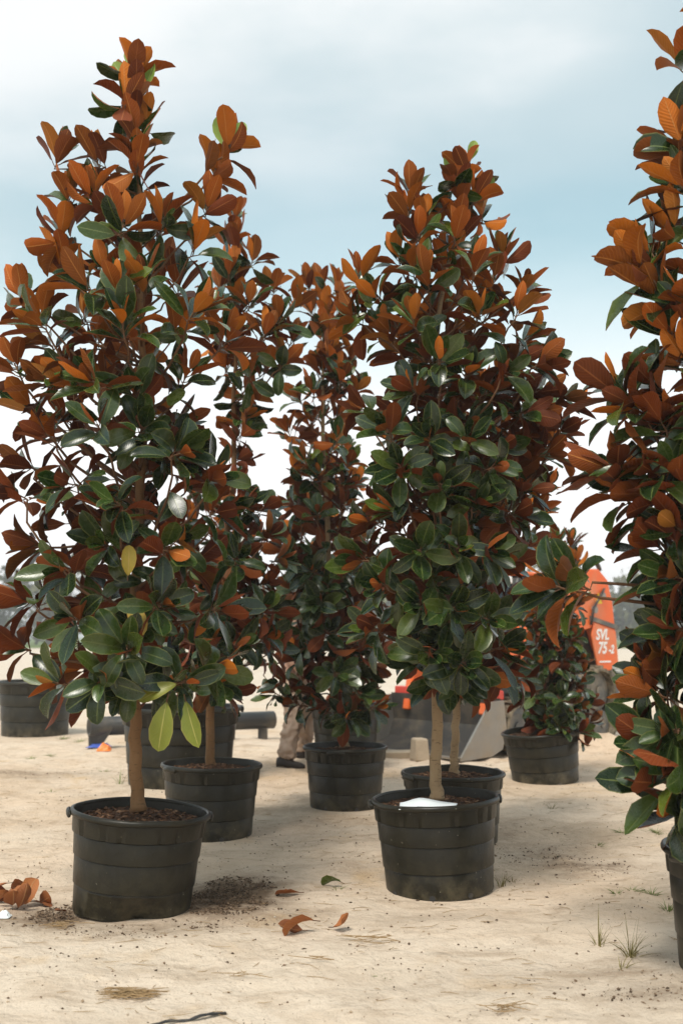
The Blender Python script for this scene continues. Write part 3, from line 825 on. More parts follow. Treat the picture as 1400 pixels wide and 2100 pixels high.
T8 = make_tree('magnolia rising behind the one beside the trousers, its pot mostly hidden', SITE['T8'],
    [(708, 1455), (706, 1380), (700, 1150), (702, 900)], 0.032,
    [(860, 670, 735), (980, 620, 770), (1100, 590, 790), (1250, 570, 810), (1380, 600, 800), (1430, 640, 780)],
    [], 40, 28, 1.0, dict(Rt=0.37, H=0.66, seed=8), 0.4, 'bark', G)
T9 = make_tree('big leaved magnolia cut off by the picture edge, long branch reaching the loader', SITE['T9'],
    [(1542, 1745), (1545, 1640), (1540, 1400), (1530, 1100), (1525, 800), (1520, 500), (1500, 200), (1490, 20)], 0.045,
    [(60, 1430, 1580), (220, 1430, 1600), (400, 1410, 1640), (480, 1400, 1690), (650, 1390, 1720), (780, 1370, 1760), (950, 1370, 1790), (1100, 1380, 1800), (1250, 1370, 1800), (1400, 1370, 1800), (1550, 1370, 1740), (1640, 1410, 1660)],
    [(1400, 130, 0), (1395, 290, 0), (1395, 330, .1), (1400, 380, -.1), (1330, 510, 0), (1310, 540, -.05), (1380, 470, 0), (1345, 600, 0), (1390, 620, -.1), (1370, 680, 0), (1400, 740, 0), (1260, 800, 0), (1300, 830, -.05), (1340, 790, 0), (1350, 860, -.1), (1240, 960, 0), (1265, 1000, 0), (1330, 960, -.1), (1380, 960, -.15),
     (1345, 1010, 0), (1345, 1120, 0), (1378, 1180, -.1), (1385, 1080, -.1), (1135, 1200, 0), (1175, 1190, .05), (1385, 1290, -.1), (1365, 1345, 0), (1390, 1270, 0), (1345, 1400, 0), (1340, 1420, -.1), (1385, 1370, 0), (1330, 1520, -.15), (1370, 1500, -.25), (1390, 1580, -.3), (1345, 1600, -.2), (1395, 1650, -.1), (1390, 870, 0), (1395, 1180, .1)],
    56, 29, 1.12, dict(Rt=0.352, H=0.482, seed=9, tilt=(R(1.0), 0), spin=0.1), 0.30, 'bark_brown', G)

# large pot without a visible tree
pl = empty('plant_pot', SITE['TL'])
tag(pl, 'oversized black pot left of the steel pipe, no tree of its own showing', 'pot')
make_pot(pl, Rt=0.54, H=0.74, seed=12, mat='pot_grey')
for ch in list(pl.children):
    if ch.name.startswith('plant_pot'): ch.name = 'wall'

# single leaves that have turned colour or are fresh
b1 = SITE['T1']; Y1 = b1.y
for (px, py, dy, L, N, s, gi, mats, lab) in [
    (262, 1190, -.42, (0.1, -0.3, 1.0), (0.25, -1, -0.2), 0.85, 1, ('yellow_top', 'yellow_top', 'twig'), 'yellowed leaf'),
    (262, 1225, -.44, (0.45, -0.3, -0.8), (0.4, -1, 0.3), 0.95, 3, ('yellow_top', 'yellow_top', 'twig'), 'yellowed hanging leaf'),
    (345, 1425, -.40, (-0.15, -0.2, -1.0), (0.1, -1, 0.25), 1.28, 5, ('olive_top', 'leaf_bottom', 'twig'), 'pale yellow green hanging leaf'),
    (375, 1400, -.38, (-0.6, -0.3, -0.15), (0.1, -1, 0.6), 1.1, 7, ('olive_top', 'olive_top', 'twig'), 'yellow green leaf'),
    (378, 1425, -.38, (0.3, -0.2, -1.0), (-0.3, -1, 0.25), 1.15, 9, ('olive_top', 'leaf_bottom', 'twig'), None)]:
    one_leaf(T1, b1, at(px, py, Y1 + dy), L, N, s, gi, mats, lab)
for i, (px, py, dx) in enumerate([(272, 150, -.15), (262, 175, -.6), (292, 185, 0.45), (474, 308, .4), (462, 306, -.3)]):
    one_leaf(T1, b1, at(px, py, Y1), (dx, 0.15, 1), (-0.2 * dx, -1, 0.1), 0.85, (i * 2) % 14, ('young_top', 'young_bottom', 'twig'), 'fresh light green leaf')
b5 = SITE['T5']; Y5 = b5.y
for i, (px, py, dx, s) in enumerate([(928, 368, -.25, 0.85), (960, 335, .3, 0.7), (985, 415, .4, 0.8), (960, 405, -.2, 0.8)]):
    one_leaf(T5, b5, at(px, py, Y5), (dx, 0.1, 1), (0.15, -1, 0.15), s, (i * 2 + 4) % 14, ('young_top', 'young_bottom', 'twig'), 'fresh light green leaf')

# leaves: the 300 of each tree that show largest are objects, the rest is one mass
def place_leaves():
    origin = Vector((0, 0, CAM_H))
    Q = [(0, 0.02, 0), (-0.036, 0.115, 0.012), (0, 0.20, 0), (0.036, 0.115, 0.012)]
    verts, faces, owner = [], [], []
    for ti, T in enumerate(TREES):
        for li, (vi, m, r, age_shade) in enumerate(T['leaves']):
            b = len(verts); verts += [m @ Vector(q) for q in Q]
            faces += [(b, b + 1, b + 3), (b + 1, b + 2, b + 3)]; owner += [(ti, li)] * 2
    bvh = BVHTree.FromPolygons(verts, faces)
    k = 0
    for ti, T in enumerate(TREES):
        score = []
        for li in range(len(T['leaves'])):
            q = verts[k:k + 4]; k += 4
            pr = []
            for p in q:
                d = p - origin
                zc = d.y * CP + d.z * SP
                pr.append((700 + FPX * d.x / max(zc, .1), 1050 - FPX * (d.z * CP - d.y * SP) / max(zc, .1)))
            area = 0.5 * abs(sum(pr[i][0] * pr[(i + 1) % 4][1] - pr[(i + 1) % 4][0] * pr[i][1] for i in range(4)))
            cen = (q[0] + q[2]) / 2; vis = 0
            for s_ in (cen, (q[0] + cen) / 2, (q[2] + cen) / 2, (q[1] + cen) / 2, (q[3] + cen) / 2):
                d = s_ - origin; dist = d.length
                hit = bvh.ray_cast(origin, d.normalized(), dist + 0.02)
                if hit[2] is None or owner[hit[2]] == (ti, li) or hit[3] > dist - 0.006: vis += 1
            cx, cy = sum(p[0] for p in pr) / 4, sum(p[1] for p in pr) / 4
            inside = -30 < cx < 1430 and -30 < cy < 2130
            score.append(area * vis / 5 if inside else 0.0)
        order = sorted(range(len(score)), key=lambda i: -score[i])
        top = set(i for i in order[:290] if score[i] > 12)
        rest = []
        for li, (vi, m, r, age_shade) in enumerate(T['leaves']):
            if li in top:
                o = bpy.data.objects.new('leaf', (LEAF_MESHES, OLD_SHADED_MESHES)[age_shade][vi]); COL.objects.link(o)
                o.parent = T['root']; o.matrix_local = Matrix.Translation(-T['base']) @ m
            else: rest.append((vi, m, r, age_shade))
        if rest:
            VV, UU, FF, MM = [], [], [], []; b = 0
            for vi, m, r, age_shade in rest:
                V, UV, F, MI = VARIANTS[vi]
                mm = np.array(m)
                W = V @ mm[:3, :3].T + mm[:3, 3] - np.array(T['base'])
                VV.append(W); UU.append(np.column_stack([UV, np.full(len(UV), r)]))
                FF += [tuple(i + b for i in f) for f in F]; MM.append(MI + 3 * age_shade); b += len(V)
            me = bpy.data.meshes.new('crown'); me.from_pydata(np.concatenate(VV).tolist(), [], FF)
            me.polygons.foreach_set('material_index', np.concatenate(MM))
            a = me.attributes.new('luv', 'FLOAT_VECTOR', 'POINT')
            a.data.foreach_set('vector', np.concatenate(UU).astype(np.float32).ravel())
            me.update()
            o = link('crown', me, [M['leaf_top'], M['leaf_bottom'], M['twig'], M['old_shaded_top'], M['old_shaded_bottom'], M['twig']], T['root'], True)
            o['kind'] = 'stuff'
        print('tree', ti, 'leaves', len(T['leaves']), 'single', len(top))
place_leaves()

# ------------------------------------------------------------------ far field and wood
mb = MB()
mb.add([(-900, 112, 0.03), (900, 112, 0.03), (900, 1500, 0.03), (-900, 1500, 0.03)], [(0, 1, 2, 3)])
tag(mb.build('field', M['field']), 'green grass field beyond the sand', None, kind='structure')
def far_tree(mb, x, y, h, w, seed, dens=150):
    rs = random.Random(seed)
    mb.tube([(x, y, 0), (x + rs.uniform(-.3, .3), y, h * 0.5), (x, y, h * 0.9)], [0.28, 0.2, 0.05], 5, mi=1)
    lobes = [(x + rs.gauss(0, w * .28), y + rs.gauss(0, w * .28), h * (0.06 + 0.84 * rs.random() ** 0.8), rs.uniform(.25, .45) * w) for _ in range(14)]
    for _ in range(dens):
        lx, ly, lz, lr = rs.choice(lobes)
        d = Vector((rs.gauss(0, 1), rs.gauss(0, 1), rs.gauss(0, 1))).normalized() * lr * rs.uniform(.5, 1.0)
        c = Vector((lx, ly, max(0.6, lz))) + d
        a = Vector((rs.gauss(0, 1), rs.gauss(0, 1), rs.gauss(0, 1))).normalized()
        b = a.cross(Vector((rs.gauss(0, 1), rs.gauss(0, 1), rs.gauss(0, 1)))).normalized()
        s = rs.uniform(.35, .8)
        mb.add([c + a * s, c + b * s * .7, c - a * s, c - b * s * .7], [(0, 1, 2, 3)], 0)
M['far_leaf'] = simple('far_foliage', (0.115, 0.115, 0.050), 0.8, 0.2, 0, 0.5, 0.15)
M['far_bark'] = simple('far_bark', (0.12, 0.09, 0.06), 0.9, 0.1, 0, 0.3, 0.5)
mb = MB(); rs = random.Random(5)
for i in range(74):
    x = -92 + i * 2.5 + rs.uniform(-1.2, 1.2)
    hgt = rs.uniform(7.0, 11.5) if i % 5 else rs.uniform(11, 14)
    far_tree(mb, x, 152 + rs.uniform(-4, 12), hgt, rs.uniform(4, 6.5), 500 + i, 330)
tag(mb.build('distant_wood', [M['far_leaf'], M['far_bark']]), 'hazy line of trees beyond the field', 'wood', kind='stuff')

# ------------------------------------------------------------------ compact track loader
fr = onground(1008, 1546); LC = Vector((fr.x, fr.y, 0))
HEAD = Vector((-0.74, -0.67, 0)).normalized(); ang = math.atan2(HEAD.y, HEAD.x)
LEFT = Vector((-HEAD.y, HEAD.x, 0))
# left track centre line front end stands at LC; machine origin behind and to its right
org = LC - HEAD * 1.05 - LEFT * 0.68; org.z = 0.0; org.x += 0.13
loader = empty('track_loader', org, (0, 0, ang))
tag(loader, 'orange compact track loader with grey bucket parked behind the trees', 'loader')
def belt(side):
    cs = [(0.93, 0.30, 0.27), (-0.80, 0.24, 0.21), (-0.74, 0.66, 0.27)]
    pts = []
    def arc(c, a0, a1, n):
        for i in range(n + 1):
            a = a0 + (a1 - a0) * i / n
            pts.append((c[0] + c[2] * math.cos(a), c[1] + c[2] * math.sin(a)))
    arc(cs[0], R(-90), R(78), 12); arc(cs[2], R(78), R(172), 8); arc(cs[1], R(172), R(270), 7)
    # equal steps along the loop
    P = [Vector((x, 0, z)) for x, z in pts]; P.append(P[0].copy())
    L = [0.0]
    for i in range(len(P) - 1): L.append(L[-1] + (P[i + 1] - P[i]).length)
    N = 60; out = []
    for k in range(N):
        d = L[-1] * k / N
        i = max(j for j in range(len(L)) if L[j] <= d); i = min(i, len(P) - 2)
        out.append(P[i].lerp(P[i + 1], (d - L[i]) / max(1e-6, L[i + 1] - L[i])))
    y0 = side * 0.68
    mb = MB(); hw = 0.20
    vs, fs = [], []
    nrm = []
    for k in range(N):
        t = (out[(k + 1) % N] - out[k - 1]).normalized(); nrm.append(Vector((t.z, 0, -t.x)))
    for k in range(N):
        o_, i_ = out[k] + nrm[k] * 0.02, out[k] - nrm[k] * 0.02
        vs += [(o_.x, y0 - hw, o_.z), (o_.x, y0 + hw, o_.z), (i_.x, y0 + hw, i_.z), (i_.x, y0 - hw, i_.z)]
    for k in range(N):
        a, b = 4 * k, 4 * ((k + 1) % N)
        for j in range(4): fs.append((a + j, a + (j + 1) % 4, b + (j + 1) % 4, b + j))
    mb.add(vs, fs)
    tr = mb.build('track', M['dusty_rubber'], loader, fixn=True)
    lug = MB()
    for k in range(0, N, 2):
        t = (out[(k + 1) % N] - out[k - 1]).normalized(); n_ = nrm[k]
        rot = Matrix((t, Vector((0, 1, 0)), n_)).transposed()
        for q in (-1, 1):
            lug.box(out[k] + n_ * 0.035 + Vector((0, y0 + q * 0.105, 0)) + t * 0.02 * q, (0.045, 0.17, 0.034), rot)
    l = lug.build('tread_lug', M['dusty_rubber'], tr); l['kind'] = 'stuff'
    hol = MB()
    for k in range(1, N, 2):
        t = (out[(k + 1) % N] - out[k - 1]).normalized(); n_ = nrm[k]
        rot = Matrix((t, Vector((0, 1, 0)), n_)).transposed()
        hol.box(out[k] + n_ * 0.0215 + Vector((0, y0, 0)), (0.05, 0.06, 0.006), rot)
    h = hol.build('sprocket_slot', M['black'], tr); h['kind'] = 'stuff'
    for (x, z, r) in cs + [(x, 0.145, 0.105) for x in (-0.45, -0.12, 0.2, 0.52)]:
        w = MB()
        w.tube([(x, y0 - 0.13, z), (x, y0 - 0.11, z), (x, y0 + 0.11, z), (x, y0 + 0.13, z)], [r * .6, r - 0.03, r - 0.03, r * .6], 20)
        w.tube([(x, y0 - 0.15, z), (x, y0 + 0.15, z)], r * .25, 10)
        w.build('track_wheel', M['grey_paint'], loader, fixn=True)
    f = MB(); f.prism([(-0.9, 0.20), (0.85, 0.20), (0.85, 0.36), (-0.2, 0.62), (-0.9, 0.66)], y0 - 0.07, y0 + 0.07)
    f.build('track_frame', M['grey_paint'], loader, fixn=True, bevel=0.01)
belt(1); belt(-1)
b = MB(); b.prism([(-1.12, 0.42), (0.72, 0.34), (0.90, 0.55), (0.80, 0.92), (-1.10, 0.98)], -0.47, 0.47)
b.build('chassis', M['grey_paint'], loader, fixn=True, bevel=0.025)
b = MB(); b.prism([(-1.32, 0.55), (-0.62, 0.55), (-0.62, 1.50), (-1.02, 1.52), (-1.34, 1.32)], -0.50, 0.50)
hood = b.build('engine_hood', M['grey_paint'], loader, fixn=True, bevel=0.04)
b = MB()
for i in range(7): b.box((-1.345, 0, 0.75 + i * 0.075), (0.03, 0.7, 0.03))
b.build('grille', M['black'], hood)
b = MB(); b.prism([(-0.60, 0.99), (0.62, 0.93), (0.72, 1.25), (0.36, 2.10), (-0.50, 2.12), (-0.60, 1.7)], -0.44, 0.44)
cab = b.build('cab', M['dark_steel'], loader, fixn=True, bevel=0.03)
for s in (-1, 1):
    b = MB(); b.prism([(-0.42, 1.20), (0.50, 1.20), (0.56, 1.30), (0.28, 1.98), (-0.40, 1.98)], s * 0.4425, s * 0.4465)
    b.build('side_window', M['glass'], cab, fixn=True)
b = MB(); b.prism([(0.722, 1.28), (0.73, 1.285), (0.41, 2.02), (0.40, 2.015)], -0.36, 0.36); b.build('windscreen', M['glass'], cab, fixn=True)
b = MB(); b.box((-0.08, 0, 2.135), (0.95, 0.92, 0.05)); b.build('cab_roof', M['orange_paint'], cab, bevel=0.02)
arm_out = [(-1.45, 0.98), (-1.18, 0.92), (-0.98, 1.20), (-0.86, 1.46), (0.25, 1.26), (0.95, 0.92), (1.18, 0.45), (1.34, 0.45), (1.22, 1.02), (0.95, 1.32), (0.10, 1.66), (-0.55, 2.08), (-0.80, 2.23), (-1.05, 2.24), (-1.26, 2.10), (-1.36, 1.80)]
for s in (-1, 1):
    b = MB(); b.prism(arm_out, s * 0.55, s * 0.67)
    arm = b.build('lift_arm', M['orange_paint'], loader, fixn=True, bevel=0.02)
    # rear tower with the lettering panel
    b = MB(); b.prism([(-1.40, 0.98), (-0.95, 0.82), (-0.80, 1.36), (-0.86, 1.52), (-1.36, 1.42)], s * 0.674, s * 0.70)
    pn = b.build('name_panel', M['orange_paint'], loader, fixn=True, bevel=0.006)
    b = MB(); b.prism([(-1.44, 1.435), (-0.80, 1.555), (-0.79, 1.615), (-1.46, 1.49)], s * 0.674, s * 0.694)
    b.build('trim_strip', M['grey_paint'], loader, fixn=True)
    b = MB(); b.box((-1.08, s * 0.702, 1.02), (0.26, 0.004, 0.022)); b.build('decal_line', M['white_decal'], pn)
    b = MB(); b.prism([(-1.10, 1.78), (-1.02, 1.92), (-0.94, 1.78)], s * 0.672, s * 0.676); b.build('warning_decal', M['yellow_decal'], arm, fixn=True)
    b = MB(); b.tube([(-1.16, s * 0.672, 1.98), (-1.05, s * 0.70, 1.9), (-0.86, s * 0.70, 1.72), (-0.80, s * 0.69, 1.50)], 0.018, 6); b.build('hydraulic_hose', M['black'], arm, True)
    b = MB()
    for (x, z) in ((-1.10, 1.88), (-0.90, 1.70)): b.tube([(x, s * 0.66, z), (x, s * 0.705, z)], 0.05, 12)
    b.build('pivot_pin', M['steel'], arm, fixn=True)
    b = MB(); b.tube([(-0.95, s * 0.50, 0.95), (-0.35, s * 0.50, 1.25)], 0.05, 10); b.tube([(-0.35, s * 0.50, 1.25), (0.25, s * 0.50, 1.5)], 0.028, 10)
    b.build('lift_cylinder', M['steel'], loader, True)
    b = MB(); b.prism([(-1.52, 0.50), (-0.95, 0.50), (-0.90, 0.96), (-1.46, 0.98)], s * 0.50, s * 0.64)
    b.build('rear_post', M['grey_paint'], loader, fixn=True, bevel=0.02)
    b = MB(); b.box((0.58, s * 0.40, 2.04), (0.10, 0.14, 0.09)); b.build('headlight', M['white_decal'], cab, bevel=0.015)
b = MB(); b.tube([(-1.0, -0.55, 2.1), (-1.0, 0.55, 2.1)], 0.06, 10); b.build('arm_crossbar', M['orange_paint'], loader, True)
b = MB(); b.tube([(-1.0 + 0.16 * math.cos(a), 0.61, 2.22 + 0.12 * math.sin(a)) for a in np.linspace(0, math.pi, 9)], 0.03, 8); b.build('hose_guard', M['black'], loader, True)
def lettering(txt, size, x, z, parent, s=1, shear=0.25):
    cu = bpy.data.curves.new('lettering', 'FONT'); cu.body = txt; cu.size = size; cu.extrude = 0.001; cu.offset = 0.006; cu.shear = shear
    tmp = bpy.data.objects.new('tmp', cu); COL.objects.link(tmp)
    dg = bpy.context.evaluated_depsgraph_get()
    me = bpy.data.meshes.new_from_object(tmp.evaluated_get(dg)); bpy.data.objects.remove(tmp)
    me.materials.clear()
    o = link('lettering', me, M['white_decal'], parent)
    # text plane: faces the machine's left (+y) side, reads towards -x
    o.matrix_local = Matrix(((-1, 0, 0, x), (0, 0, 1, 0.703), (0, 1, 0, z), (0, 0, 0, 1)))
    return o
pn = [c for c in loader.children if c.name.startswith('name_panel')]
pn = max(pn, key=lambda o: sum(v.co.y for v in o.data.vertices))
lettering('SVL', 0.19, -0.88, 1.31, pn); lettering('75', 0.21, -0.91, 1.13, pn); lettering('-2', 0.15, -1.165, 1.13, pn)
# bucket, lowered in front
b = MB()
prof = [(1.30, 0.62), (1.26, 0.30), (1.34, 0.10), (1.52, 0.035), (2.02, 0.02)]
th = 0.022
inner = [(x + 0.02, z + 0.03) for x, z in prof[:-1]] + [(2.02, 0.032)]
b.prism(prof + inner[::-1], -0.87, 0.87)
bk = b.build('bucket', M['bucket_steel'], loader, fixn=True)
for s in (-1, 1):
    b = MB(); b.prism([(1.29, 0.63), (1.25, 0.30), (1.33, 0.09), (1.52, 0.025), (2.03, 0.012), (2.03, 0.05), (1.52, 0.62)], s * 0.872, s * 0.90)
    b.build('side_plate', M['steel'], bk, fixn=True)
b = MB(); b.box((2.0, 0, 0.035), (0.10, 1.72, 0.02)); b.build('cutting_edge', M['steel'], bk)
b = MB(); b.box((1.235, 0, 0.42), (0.06, 1.1, 0.36)); b.box((1.25, 0, 0.68), (0.10, 1.66, 0.10)); b.build('quick_hitch', M['red_paint'], loader, bevel=0.01)

# ------------------------------------------------------------------ red mini trailer beside: concrete block, steel pipe, litter
def ground_obj(px, py): 
    p = onground(px, py); p.z = gh(p.x, p.y); return p
p = ground_obj(860, 1562)
b = MB(); b.box((0, 0, 0.115), (0.17, 0.22, 0.24), Matrix.Rotation(0.3, 3, 'Z'), 0, 0.8)
o = b.build('concrete_block', M['concrete'], bevel=0.02); o.location = p
tag(o, 'small beige concrete block on the sand in front of the bucket', 'block')
p = ground_obj(800, 1556)
b = MB(); b.box((0, 0, 0.03), (0.75, 0.25, 0.07), Matrix.Rotation(0.12, 3, 'Z'))
o = b.build('timber_board', M['concrete'], bevel=0.008); o.location = p
tag(o, 'flat weathered board lying before the bucket', 'board')

p0 = ground_obj(196, 1536); Yp = p0.y
pipe = empty('steel_pipe', p0); tag(pipe, 'long dark steel pipe propped on a bracket behind the oversized pots', 'pipe')
A = at(183, 1490, Yp) - p0; B = at(560, 1476, Yp + 1.2) - p0
def thick_pipe():
    mb = MB(); n = 20; d = (B - A).normalized(); u = d.cross(UP).normalized(); w = u.cross(d)
    ro, ri = 0.115, 0.085; vs = []
    for P_, r in ((A, ro), (B, ro), (B, ri), (A + d * 0.002, ri)):
        vs += [P_ + (u * math.cos(2 * math.pi * k / n) + w * math.sin(2 * math.pi * k / n)) * r for k in range(n)]
    fs = [(j * n + k, j * n + (k + 1) % n, ((j + 1) % 4) * n + (k + 1) % n, ((j + 1) % 4) * n + k) for j in range(4) for k in range(n)]
    mb.add(vs, fs); return mb.build('tube', M['dark_steel'], pipe, True, True)
thick_pipe()
b = MB()
hgt = A.z
b.prism([(-0.09, 0.0), (0.05, 0.0), (0.20, hgt - 0.02), (0.12, hgt + 0.02), (-0.11, hgt + 0.08)], 0.02, 0.07)
b.build('bracket', M['dark_steel'], pipe, fixn=True, bevel=0.006)
q = B - (B - A) * 0.06
b = MB(); b.box((q.x, q.y, (q.z - 0.1) / 2), (0.12, 0.14, q.z - 0.08)); b.build('rear_bracket', M['dark_steel'], pipe, bevel=0.01)

def crumple(px, py, dims, seed, mat, name, label, cat, sub=10, amp=0.35):
    p = ground_obj(px, py)
    vs, fs = [], []
    for i in range(sub + 1):
        for j in range(sub + 1):
            u, v = i / sub - .5, j / sub - .5
            edge = 1 - (2 * max(abs(u), abs(v))) ** 2
            n1 = mnoise.noise(Vector((u * 4 + seed, v * 4, seed))); n2 = mnoise.noise(Vector((u * 9, v * 9 + seed, seed)))
            vs.append((u * dims[0] + 0.1 * dims[0] * n2, v * dims[1] + 0.1 * dims[1] * n1, dims[2] * (0.06 + edge * 0.6 + edge * amp * (n1 + 0.6 * n2))))
    for i in range(sub):
        for j in range(sub):
            a = i * (sub + 1) + j; fs.append((a, a + sub + 1, a + sub + 2, a + 1))
    me = bpy.data.meshes.new(name); me.from_pydata(vs, [], fs); me.update()
    o = link(name, me, M[mat]); o.location = p
    md = o.modifiers.new('solid', 'SOLIDIFY'); md.thickness = 0.004; md.offset = 1
    if label: tag(o, label, cat)
    return o
crumple(204, 1536, (0.26, 0.18, 0.07), 3.3, 'blue_plastic', 'plastic_wrapper', 'crumpled blue plastic wrapper under the end of the steel pipe', 'litter')
o = crumple(214, 1541, (0.15, 0.12, 0.13), 5.1, 'orange_plastic', 'plastic_wrapper', 'crumpled orange wrapper lying against the blue one', 'litter')
crumple(8, 1885, (0.06, 0.05, 0.04), 8.8, 'paper', 'paper_scrap', 'small crumpled white scrap beside the heap of dry leaves', 'litter')
# white sheet on the soil of the dense tree's pot
vs, fs = [], []
base = SITE['T5'] 
for i in range(13):
    for j in range(7):
        u, v = i / 12, j / 6
        x = -0.235 + 0.30 * u + 0.02 * v; y = -0.285 + 0.20 * v * (1 - 0.55 * u) + 0.03 * u
        r = math.hypot(x, y)
        z = 0.472 + 0.012 * mnoise.noise(Vector((u * 3, v * 3, 1.2))) + 0.030 * math.exp(-((u - .4) / .3) ** 2) * (0.3 + v * 0.7) + x * math.tan(R(2.6))
        vs.append((x, y, z))
for i in range(12):
    for j in range(6):
        a = i * 7 + j; fs.append((a, a + 7, a + 8, a + 1))
me = bpy.data.meshes.new('paper_sheet'); me.from_pydata(vs, [], fs); me.update()
o = link('paper_sheet', me, M['paper'], None, True); o.location = base
md = o.modifiers.new('solid', 'SOLIDIFY'); md.thickness = 0.003
tag(o, 'white paper sheet lying on the soil of the dense magnolia', 'paper')

# ------------------------------------------------------------------ fallen leaves
def fallen(P, yaw, pitch, roll, s, seed, label, group=None, mats=('dry_leaf', 'dry_leaf', 'twig'), curve=None):
    rs = random.Random(seed)
    g = leaf_geo(0.16, 0.085, rs.uniform(-1.2, 1.2) if curve is None else curve, rs.uniform(0.2, 0.9), rs.uniform(.1, .35), rs.uniform(-.8, .8), seed)
    me = leaf_mesh(g, 'dry_leaf', mats)
    o = bpy.data.objects.new('dry_leaf', me); COL.objects.link(o)
    o.rotation_euler = (pitch, roll, yaw); o.scale = (s, s, s)
    mt = o.rotation_euler.to_matrix() * s
    zmin = min((mt @ v.co).z for v in me.vertices)
    o.location = (P.x, P.y, gh(P.x, P.y) - zmin + P.z - 0.004)
    tag(o, label, 'leaf', group)
rs = random.Random(9)
for i in range(15):
    q = onground(rs.uniform(-25, 92), rs.uniform(1846, 1868)); q.z = 0.0 if i < 6 else rs.uniform(0.01, 0.05)
    fallen(q, rs.uniform(0, 6.28), rs.uniform(-0.1, 0.6), rs.uniform(-.8, .8), rs.uniform(.7, 1.05), 40 + i, 'curled rust brown dry leaf in the heap beside the tilted pot', 'dry leaves heaped beside the tilted pot')
q = onground(655, 1910); q.z = 0; fallen(q, 1.75, 0.15, 0.3, 1.0, 71, 'curled orange brown leaf lying alone on the bare sand', None, curve=0.9)
q = onground(674, 1902); q.z = 0.01; fallen(q, 4.4, 0.1, 0.25, 0.75, 72, 'upturned brown leaf touching the lone curled leaf', None)
q = onground(630, 1912); q.z = 0; fallen(q, 1.5, 0.0, 1.2, 0.8, 73, 'narrow rolled brown leaf beside the lone curled leaf', None)
q = onground(705, 1820); q.z = 0; fallen(q, 1.1, 0.25, 0.3, 0.75, 74, 'dark green fallen leaf on sand between the two front pots', None, ('leaf_top', 'leaf_top', 'twig'))
q = onground(142, 1868); q.z = 0; fallen(q, 2.5, 0.2, 0.3, 0.45, 75, 'small tan dry leaf at the foot of the tilted pot', None)
q = onground(622, 1836); q.z = 0; fallen(q, 1.6, 0.0, 0.1, 0.8, 76, 'flat tan leaf half buried between the front pots', None, curve=0.1)

# ------------------------------------------------------------------ spilled soil, crumbs, pebbles
def clods(name, mat, spots, label, smin, smax, seed, flat=0.6):
    """spots: (x, y, rx, ry, n) patches of crumbs lying on the sand"""
    rs = random.Random(seed); V, F = [], []
    base_v = [Vector(v) for v in ((1, 0, 0), (-1, 0, 0), (0, 1, 0), (0, -1, 0), (0, 0, 1), (0, 0, -1))]
    base_f = [(0, 2, 4), (2, 1, 4), (1, 3, 4), (3, 0, 4), (2, 0, 5), (1, 2, 5), (3, 1, 5), (0, 3, 5)]
    for (x, y, rx, ry, n, up) in spots:
        for _ in range(n):
            a, r = rs.uniform(0, 6.283), math.sqrt(rs.random())
            if up: r = r ** 1.4
            px, py = x + rx * r * math.cos(a), y + ry * r * math.sin(a)
            if any(math.hypot(px - cx, py - cy) < cr * 0.84 for cx, cy, cr in POTS_XY): continue
            if mnoise.noise(Vector((px * 7, py * 7, seed))) + 0.55 * mnoise.noise(Vector((px * 19, py * 19, seed))) < rs.uniform(-0.35, 0.45): continue
            s = smin + (smax - smin) * rs.random() ** 4
            z = gh(px, py) + s * 0.25 + (up * (1 - r) * rs.random() if up else 0)
            m = Matrix.Rotation(rs.uniform(0, 6.28), 3, 'Z') @ Matrix.Rotation(rs.uniform(-.6, .6), 3, 'X')
            b = len(V)
            sc = (s * rs.uniform(.7, 1.3), s * rs.uniform(.6, 1.0), s * flat * rs.uniform(.6, 1.1))
            for v in base_v:
                w = m @ Vector((v.x * sc[0] * rs.uniform(.7, 1.2), v.y * sc[1] * rs.uniform(.7, 1.2), v.z * sc[2]))
                V.append((px + w.x, py + w.y, z + w.z))
            F += [tuple(i + b for i in f) for f in base_f]
    me = bpy.data.meshes.new(name); me.from_pydata(V, [], F); me.update()
    o = link(name, me, M[mat]); tag(o, label, None, kind='stuff'); return o
def spot(px, py, rx, ry, n, up=0.0):
    p = onground(px, py); return (p.x, p.y, rx, ry, n, up)
clods('spilled_soil', 'crumb', [spot(478, 1835, 0.24, 0.38, 5200, 0.03), spot(440, 1850, 0.16, 0.25, 2200, 0.02), spot(520, 1860, 0.24, 0.3, 500), spot(130, 1880, 0.16, 0.22, 2000, 0.03), spot(60, 1885, 0.3, 0.2, 500), spot(280, 1905, 0.45, 0.16, 700), spot(420, 1885, 0.35, 0.2, 500),
    spot(1120, 1755, 0.35, 0.22, 500), spot(1210, 1770, 0.3, 0.16, 300), spot(1200, 1790, 0.2, 0.1, 120), spot(60, 1588, 0.7, 0.28, 420), spot(1340, 2030, 0.2, 0.15, 260), spot(1290, 2010, 0.25, 0.15, 200), spot(640, 1700, 0.8, 0.4, 350)],
    'dark soil crumbs spilled over the sand round the front pots', 0.002, 0.0105, 3)
clods('ground_crumb', 'crumb', [(0.0, 5.2, 2.6, 1.6, 4500, 0), (0.3, 8.0, 4.2, 2.6, 5000, 0), (0, 12, 5.5, 3, 1800, 0)], 'scattered dark crumbs and bark bits on the sand', 0.0025, 0.010, 4)
clods('pebble', 'pebble', [(0.0, 5.0, 2.5, 1.5, 700, 0), (0.3, 8.2, 4.2, 2.8, 900, 0), spot(560, 1590, 0.5, 0.4, 500), spot(1240, 1545, 0.7, 0.6, 400), (0, 12, 5, 3, 400, 0)], 'scattered pale pebbles and sand lumps', 0.0025, 0.011, 6, 0.7)

